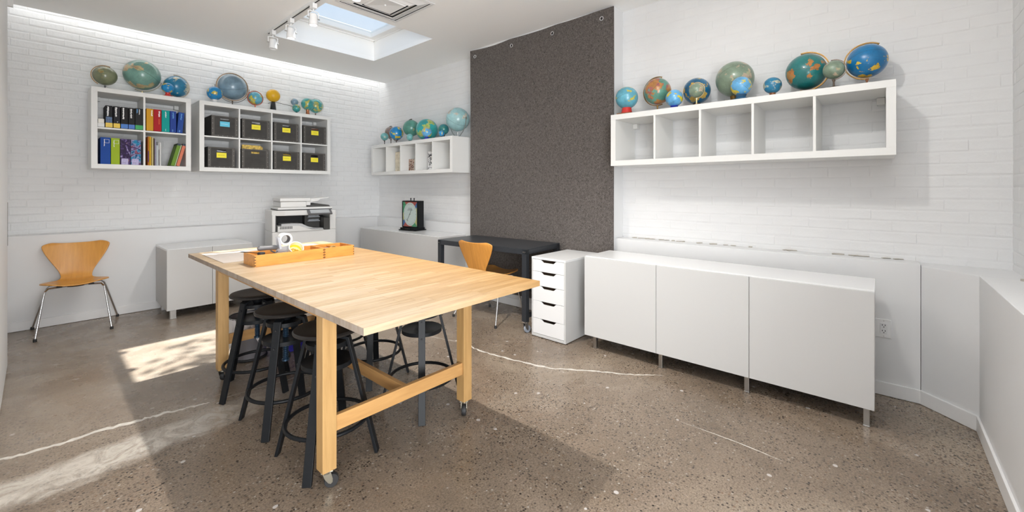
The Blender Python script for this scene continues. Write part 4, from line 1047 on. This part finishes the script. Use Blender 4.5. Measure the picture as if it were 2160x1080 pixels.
# tub
tu = empty('plastic_tub', (1.137, 2.932, zt + .060), 0, 'round translucent plastic tub tilted on its side, yellow inside, in the long box', 'tub')
mt_ = Matrix.Rotation(R(52), 3, 'X') @ Matrix.Rotation(R(0), 3, 'Z')
MB().lathe([(.036, -.03), (.043, .03), (.046, .031), (.046, .035), (.042, .035), (.036, -.024)], 28, (0, 0, .01), mt_, cap=False).build('tub_wall', mat('milky_plastic', (.72, .68, .55), .3), tu, smooth=True)
MB().lathe([(0, .006), (.0395, .006)], 28, (0, 0, .01), mt_, cap=False).build('yellow_lining', mat('yellow_lining', (.75, .52, .02), .4), tu)
m = MB(); rg = random.Random(3)
for k in range(7): m.obox(Vector((0, 0, .01)) + mt_ @ Vector(((rg.random() - .5) * .045, -.008 + (rg.random() - .5) * .03, .012)), (.016, .010, .004), Matrix.Rotation(rg.random() * 3, 3, 'Z'))
m.build('scraps', mat('scraps', (.62, .33, .08), .6, var=.8, vscale=90), tu)
# small things in the boxes
jr = empty('ink_jar', (.928, 2.905, zt + .030), 0, 'small clear jar with a black lid at the left front of the long wooden box', 'jar')
MB().lathe([(.017, 0), (.02, .01), (.02, .028)], 20).build('jar_glass', mat('bluish_glass', (.5, .55, .65), .1, .2), jr, smooth=True)
MB().lathe([(.021, .028), (.021, .05), (.018, .053)], 20).build('jar_lid', M_dark, jr, smooth=True)
sc_ = empty('scissors', (.90, 3.0, zt + .068), R(-30), 'black wire scissors poking out of the left end of the long box', 'scissors')
MB().tube([(-.055, .0, .012), (.0, -.004, .008), (.06, -.02, .0)], .0022, 6).tube([(-.055, .008, .013), (.0, .006, .006), (.06, .0, -.002)], .0022, 6).tube([(-.06, .004, .012), (-.055, .009, .013), (-.05, .004, .012), (-.055, -.001, .012)], .0022, 6, True).build('scissor_blades', M_dark, sc_)
def ring_tool(x, y, z, r_, m_, label, nm='finger_ring'):
    o = MB().tube([(x + r_ * math.cos(a * PI / 8), y + r_ * .6 * math.sin(a * PI / 8), z + .004 * math.sin(a * PI / 8)) for a in range(16)], .0045, 8, True).build(nm, m_, None, smooth=True)
    return tag(o, label, 'tool')
ring_tool(1.02, 2.905, zt + .058, .017, M_chrome, 'shiny metal clip ring in the long box between jar and tub', 'metal_clip')
def cutter(x, y, z, rz, col, label, ln=.09):
    o = empty('box_cutter', (x, y, z), rz, label, 'box cutter')
    MB().prism([(-ln / 2, -.008), (ln / 2 - .015, -.010), (ln / 2, .0), (ln / 2 - .02, .012), (-ln / 2, .010)], -.007, .007).build('cutter_body', col, o, bevel=.003)
    MB().prism([(ln / 2 - .02, -.004), (ln / 2 + .012, -.001), (ln / 2 - .02, .005)], -.001, .001).build('cutter_blade', M_steel, o)
RP = mat('red_plastic', (.62, .06, .02), .3)
cutter(1.225, 2.985, zt + .040, .9, RP, 'red box cutter in the right compartment of the long wooden box')
cutter(1.475, 3.00, zt + .042, .7, RP, 'red box cutter in the right compartment of the shorter wooden box', .07)
cutter(1.36, 2.985, zt + .052, .3, mat('slate_plastic', (.10, .10, .14), .35), 'slate grey cutter in the left compartment of the shorter box', .07)
o = MB().tube([(1.395 + .022 * math.cos(a * PI / 8), 2.93, zt + .052 + .018 * math.sin(a * PI / 8)) for a in range(16)], .006, 8, True).build('tape_roll', mat('amber_tape', (.3, .19, .06), .3), None, smooth=True)
tag(o, 'small amber tape roll standing in the shorter wooden box', 'tape roll')

# ================================================================== STOOLS
def make_stool():
    t = empty('work_stool', (0, 0, 0), 0, 'stool', 'stool', 'black screw stools under the table')
    SH = .625
    MB().lathe([(.0, SH - .004), (.09, SH - .003), (.135, SH), (.150, SH - .002), (.156, SH - .009), (.154, SH - .018), (.14, SH - .024), (0, SH - .024)], 40, cap=False).build('seat', M_blackw, t, smooth=True)
    MB().lathe([(.055, SH - .034), (.055, SH - .024)], 24).lathe([(.020, SH - .075), (.028, SH - .060), (.028, SH - .034)], 20).build('seat_collar', M_black, t, smooth=True)
    prof = [(.013, .34)]; z_ = .345
    while z_ < SH - .07: prof += [(.0135, z_), (.0165, z_ + .004), (.0135, z_ + .008)]; z_ += .010
    MB().lathe([(.020, .325), (.020, .335)] + prof, 14).build('screw_spindle', mat('blued_steel', (.03, .06, .10), .3, .7), t)
    for zz in (.548, .453):
        rr = .098 if zz > .5 else .118
        MB().lathe([(.02, zz + .009), (rr - .003, zz + .009), (rr, zz + .011), (rr, zz - .011), (rr - .004, zz - .011), (rr - .004, zz + .005), (.02, zz + .005)], 32, cap=False).build('spider_plate', M_black, t, smooth=True)
    for k in range(4):
        a = PI / 2 * k + PI / 4; d = Vector((math.cos(a), math.sin(a), 0)); n_ = Vector((-d.y, d.x, 0))
        L_ = MB(); pts = [(d * .062, .578), (d * .100, .570), (d * .238, .0)]
        t0 = .0075; wv = .0195
        def ring(c_, z__, nx, nz): return [c_ + Vector((0, 0, z__)) + n_ * s1 * wv + (d * nx + Vector((0, 0, nz))) * s2 * t0 for s1, s2 in ((1, 1), (-1, 1), (-1, -1), (1, -1))]
        r1 = ring(pts[0][0], pts[0][1], .1, 1.); r2 = ring(pts[1][0], pts[1][1] - .002, .8, .75); r3 = ring(pts[2][0], .0035, 1.0, .0)
        vs_ = r1 + r2 + r3
        L_.add(vs_, [(0, 1, 2, 3), (8, 11, 10, 9)] + [(i, 4 + i, 4 + (i + 1) % 4, (i + 1) % 4) for i in range(4)] + [(4 + i, 8 + i, 8 + (i + 1) % 4, 4 + (i + 1) % 4) for i in range(4)])
        lo = L_.build('leg', M_black, t, bevel=.0015)
        MB().lathe([(.0045, 0), (.0045, .003)], 10, d * .120 + Vector((0, 0, .53)), Matrix.Rotation(a, 3, 'Z') @ Matrix.Rotation(PI / 2, 3, 'Y')).lathe([(.0045, 0), (.0045, .003)], 10, d * .143 + Vector((0, 0, .44)), Matrix.Rotation(a, 3, 'Z') @ Matrix.Rotation(PI / 2, 3, 'Y')).build('bolt', M_dark, lo)
    MB().tube([(.186 * math.cos(2 * PI * i / 40), .186 * math.sin(2 * PI * i / 40), .175) for i in range(40)], .0095, 10, True).build('footrest_ring', M_black, t, smooth=True)
    return t
st0 = make_stool()
stools = [((.946, 2.044), 0, 'black screw stool behind the nearest table leg, front of the left row'), ((.938, 2.545), 2, 'black screw stool in the middle of the left row under the table'),
          ((.96, 3.075), -22, 'black screw stool at the back of the left row beside the far table leg'), ((1.535, 2.082), 8.6, 'black screw stool at the right near corner, leg facing the camera before the cross rail'),
          ((1.548, 2.66), 9, 'black screw stool in the middle of the right row under the table'), ((1.53, 3.125), 0, 'black screw stool at the back of the right row under the table')]
for i, ((x, y), a, lb) in enumerate(stools):
    s_ = st0 if i == 0 else link_copy(st0)
    s_.location = (x, y, 0); s_.rotation_euler = (0, 0, R(a)); s_['label'] = lb

# ================================================================== BIN, BLUE BOX
bn = empty('waste_bin', (1.09, 3.66, 0), 0, 'round wire-mesh waste bin with white liner behind the back stool', 'waste bin')
MB().lathe([(.108, .012), (.135, .325), (.133, .325), (.106, .012)], 32, cap=False).lathe([(0, .006), (.108, .006), (.108, .012), (0, .012)], 32, cap=False).build('mesh_wall', mat('fine_mesh', (.26, .25, .27), .5, .4, alpha=.85), bn, smooth=True)
MB().tube([(.136 * math.cos(2 * PI * i / 32), .136 * math.sin(2 * PI * i / 32), .327) for i in range(32)], .004, 8, True).build('rim', M_dark, bn, smooth=True)
MB().tube([(.110 * math.cos(2 * PI * i / 32), .110 * math.sin(2 * PI * i / 32), .012) for i in range(32)], .010, 8, True).build('base_ring', M_dark, bn, smooth=True)
mb = MB(); n_ = 48; rg = random.Random(9)
low = [.20 + .10 * math.sin(i * .7) * math.sin(i * .31) - .02 * rg.random() for i in range(n_)]
for i in range(n_):
    a = 2 * PI * i / n_; r1 = .139; mb.v += [(r1 * math.cos(a), r1 * math.sin(a), .332), ((r1 + .004 + .003 * (i % 2)) * math.cos(a) * .97, (r1 + .004 + .003 * (i % 2)) * math.sin(a) * .97, low[i]), (.125 * math.cos(a), .125 * math.sin(a), .2)]
for i in range(n_):
    j = (i + 1) % n_; mb.f += [(3 * i, 3 * j, 3 * j + 1, 3 * i + 1), (3 * i, 3 * i + 2, 3 * j + 2, 3 * j)]
mb.build('bin_liner', mat('liner_film', (.72, .71, .73), .35), bn)
bx = empty('blue_crate', (1.345, 3.66, 0), 0, 'bright blue plastic crate on the floor under the far end of the table', 'crate')
MB().box(-.085, .085, -.14, -.134, .004, .26).box(-.085, .085, .134, .14, .004, .26).box(-.085, -.079, -.134, .134, .004, .26).box(.079, .085, -.134, .134, .004, .26).box(-.079, .079, -.134, .134, .004, .01).build('crate_wall', mat('crate_blue', (.025, .02, .30), .4), bx, bevel=.003)
MB().box(-.09, .09, -.145, -.133, .245, .262).box(-.09, .09, .133, .145, .245, .262).box(-.09, -.078, -.133, .133, .245, .262).box(.078, .09, -.133, .133, .245, .262).build('crate_rim', MATS['crate_blue'], bx, bevel=.003)

# ================================================================== PRINTER
pr = empty('office_printer', (1.779, 5.22, 0), R(-9.5), 'large pale grey office copier beside the left wall, behind the table', 'printer')
PW, PD = .70, .47
MB().box(0, PW, 0, PD, .03, .80).build('lower_body', M_prw, pr, bevel=.012)
MB().box(.01, PW - .01, .01, PD - .01, .0, .03).build('plinth', M_grey, pr)
for zz in (.20, .36, .52): MB().box(.02, PW - .02, -.006, .001, zz, zz + .145).build('paper_drawer', M_prw, pr, bevel=.004)
MB().box(0, .035, 0, PD, .80, 1.0).build('left_post', M_prw, pr, bevel=.006)
MB().box(PW - .075, PW, 0, PD, .80, 1.035).build('right_post', M_prw, pr, bevel=.01)
MB().box(.035, PW - .075, .30, PD, .80, 1.0).build('cavity_back', M_dark, pr)
MB().box(.035, .045, .01, .30, .80, .99).build('cavity_side', mat('dark_grey_plastic', (.05, .048, .045), .5), pr, bevel=.002)
MB().box(PW - .145, PW - .075, -.002, .30, .80, .95).build('cavity_side', MATS['dark_grey_plastic'], pr, bevel=.006)
MB().box(.38, .555, .18, .30, .82, .985).build('roller_housing', MATS['dark_grey_plastic'], pr, bevel=.004)
for zz, ln in ((.955, .12), (.905, .12)):
    m = MB()
    for k in range(12): m.box(.42 + k * .01, .427 + k * .01, .155, .18, zz, zz + .018)
    m.box(.41, .55, .15, .18, zz - .008, zz); m.build('roller_comb', mat('silver_plastic', (.45, .48, .52), .3, .3), pr)
tl = MB(); prof = [(.0, .865), (.12, .868), (.25, .862), (.33, .835), (.42, .812), (.56, .808)]
poly = [(.055 + x * .88, z_) for x, z_ in prof] + [(.055 + .56 * .88, .80), (.055, .80)]
MB().prism(poly, -.26, .015, mrot).build('output_tray', M_prw, pr)
poly = [(.10 + x * .86, z_ + .004) for x, z_ in prof] + [(.10 + .56 * .86, .80), (.10, .835)]
MB().prism([(a + .0, b + .018 if i < 3 else b + .006) for i, (a, b) in enumerate(poly)], -.25, -.03, mrot).build('inner_tray', M_prg, pr)
m = MB()
for k in range(8): m.box(.075 + k * .017, .086 + k * .017, -.017, -.013, .832, .850).box(.075 + k * .017, .086 + k * .017, -.017, -.013, .852, .862)
m.build('grille', M_grey, pr)
MB().prism([(0, PD), (0, .03), (.06, -.0), (.12, -.03), (.60, -.03), (.65, .0), (PW - .03, .02), (PW - .03, PD)], .985, 1.045).build('scanner_body', M_prw, pr, bevel=.006)
MB().box(.06, .655, .02, PD - .01, 1.045, 1.055).build('glass_gap', M_dark, pr)
MB().box(.06, .66, .01, PD - .01, 1.055, 1.080).build('scanner_lid', M_prw, pr, bevel=.004)
MB().box(.085, .36, .0, PD - .01, 1.080, 1.145).build('feeder', M_prw, pr, bevel=.008)
MB().box(.08, .41, .0, PD - .01, 1.148, 1.187).box(.36, .41, .012, PD - .03, 1.10, 1.148).build('feeder_cover', M_prw, pr, bevel=.008)
MB().prism([(.41, 1.150), (.63, 1.188), (.632, 1.194), (.41, 1.180)], -.36, -.05, mrot).build('feed_tray', M_prw, pr, bevel=.002)
MB().prism([(.41, 1.135), (.50, 1.15), (.53, 1.17), (.41, 1.183)], -.40, -.04, mrot).build('feed_tray_root', M_prw, pr, bevel=.003)
MB().prism([(.36, 1.081), (.64, 1.081), (.62, 1.100), (.50, 1.118), (.36, 1.10)], -.36, -.03, mrot).build('feed_output', mat('dark_grey_plastic', (.05, .048, .045), .5), pr)
cp = MB(); mt2 = Matrix.Rotation(R(52), 3, 'X')
MB().obox((.49, -.075, 1.02), (.27, .095, .018), Matrix.Rotation(R(32), 3, 'X')).build('control_panel', M_grey, pr, bevel=.004)
MB().obox((.49, -.080, 1.029), (.215, .070, .004), Matrix.Rotation(R(32), 3, 'X')).build('touch_screen', mat('screen_off', (.42, .44, .46), .12), pr)

# ================================================================== WEATHER DIAL
dl = empty('dial_instrument', (3.385, 4.80, .7355), R(-79), 'black-cased dial instrument with coloured corner rays on the far cabinet', 'instrument')
# local front = -Y, width along X
MB().box(-.155, .155, -.105, .105, 0, .012).box(-.14, .14, -.09, .09, .012, .038).build('stepped_base', M_black, dl, bevel=.003)
MB().box(-.145, .145, -.045, .065, .038, .400).build('case', M_black, dl, bevel=.004)
m = MB()
for x in (-.03, .03): m.tube([(x, 0, .40), (x, 0, .425)], .006, 8).lathe([(.009, .425), (.009, .436)], 10, (x, 0, 0))
m.build('top_posts', M_black, dl)
z0_, z1_, xa, xb = .052, .386, -.130, .130; cz_ = (z0_ + z1_) / 2
cols = [(.42, .07, .05), (.05, .14, .34), (.55, .52, .2), (.06, .3, .14), (.42, .07, .05), (.05, .14, .34), (.55, .52, .2), (.06, .3, .14)]
per = [(xa, z1_), (0, z1_), (xb, z1_), (xb, cz_), (xb, z0_), (0, z0_), (xa, z0_), (xa, cz_)]
per = [(xa * .75, z1_), (xa * .0, z1_), (xb, z1_), (xb, z1_ - .07), (xb, cz_), (xb, z0_), (.03, z0_), (xa, z0_), (xa, z0_ + .08), (xa, cz_ + .02), (xa, z1_)]
ccs = [0, 0, 1, 2, 2, 3, 0, 1, 2, 3, 3]
ctab = [(.42, .07, .05), (.05, .14, .34), (.55, .52, .2), (.06, .3, .14)]
for i in range(len(per)):
    a, b = per[i], per[(i + 1) % len(per)]
    MB().add([(0, -.0458, cz_), (a[0], -.0458, a[1]), (b[0], -.0458, b[1])], [(0, 1, 2)]).build('colour_ray', mat('ray_%d' % ccs[i], ctab[ccs[i]], .5), dl)
m = MB().add([(.118 * math.cos(a * PI / 20), -.0464, cz_ + .158 * math.sin(a * PI / 20)) for a in range(40)], [tuple(range(40))]); m.build('dial_face', mat('dial_white', (.62, .68, .64), .4), dl)
m = MB()
for a in range(60):
    t_ = a * PI / 30; r1, r2 = (.84, .93) if a % 5 else (.78, .95)
    m.obox((.118 * .88 * math.cos(t_), -.0468, cz_ + .158 * .88 * math.sin(t_)), (.003 if a % 5 else .005, .0006, .003 if a % 3 else .009))
for k in range(3): m.box(-.05 + .008 * k, .05 - .008 * k, -.047, -.0465, cz_ + .05 + .014 * k, cz_ + .054 + .014 * k)
m.build('dial_marks', M_dark, dl)
m = MB(); m.bar((.03, -.048, cz_ + .07), (-.045, -.048, cz_ - .075), .004, .0015, up=(0, 1, 0)); m.obox((-.05, -.048, cz_ - .082), (.032, .0015, .006), Matrix.Rotation(R(50), 3, 'Y')).lathe([(.006, 0), (.006, .003)], 12, (0, -.0475, cz_), mrot)
m.build('pointer', M_dark, dl)
MB().box(xa, xb, -.0525, -.051, z0_, z1_).build('glass_front', M_glass, dl)
MB().box(xa - .01, xa, -.053, -.045, z0_ - .01, z1_ + .01).box(xb, xb + .01, -.053, -.045, z0_ - .01, z1_ + .01).box(xa, xb, -.053, -.045, z1_, z1_ + .01).box(xa, xb, -.053, -.045, z0_ - .01, z0_).build('bezel', M_black, dl)
MB().box(-.05, -.02, -.094, -.090, .016, .032).box(-.01, .015, -.094, -.090, .016, .032).box(.02, .04, -.094, -.090, .016, .032).build('base_plate', M_dark, dl)

# ================================================================== TREE OVER THE ROOF (its leaves dapple the sun patch)
tree = empty('tree_branch', (3.35, 4.55, 5.4), 0, 'leafy tree branch overhanging the roof light outside, out of view', 'branch')
rg = random.Random(12); tw = MB(); lf = MB()
for k in range(16):
    a0 = Vector((.2, -1.1, 0)); b0 = Vector((-.9 + 1.5 * rg.random(), -.9 + 1.9 * rg.random(), -.2 + .5 * rg.random()))
    if b0.y > .45 and rg.random() < .6: continue
    tw.tube([a0, (a0 + b0) / 2 + Vector((0, 0, .12)), b0], [.008, .005, .002], 5)
    for q in range(9):
        c_ = a0.lerp(b0, .35 + .65 * rg.random()) + Vector((rg.random() - .5, rg.random() - .5, rg.random() - .5)) * .3
        m_ = Matrix.Rotation(rg.random() * 6, 3, 'Z') @ Matrix.Rotation(rg.random() - .5, 3, 'X')
        lf.add([c_ + m_ @ Vector(p) for p in ((-.075, 0, 0), (-.01, .036, .004), (.075, 0, -.006), (-.01, -.036, .004))], [(0, 1, 2, 3)])
tw.build('twig', mat('bark', (.12, .08, .05), .8), tree); l_ = lf.build('leaves', mat('leaf', (.08, .2, .03), .5), tree); l_['kind'] = 'stuff'
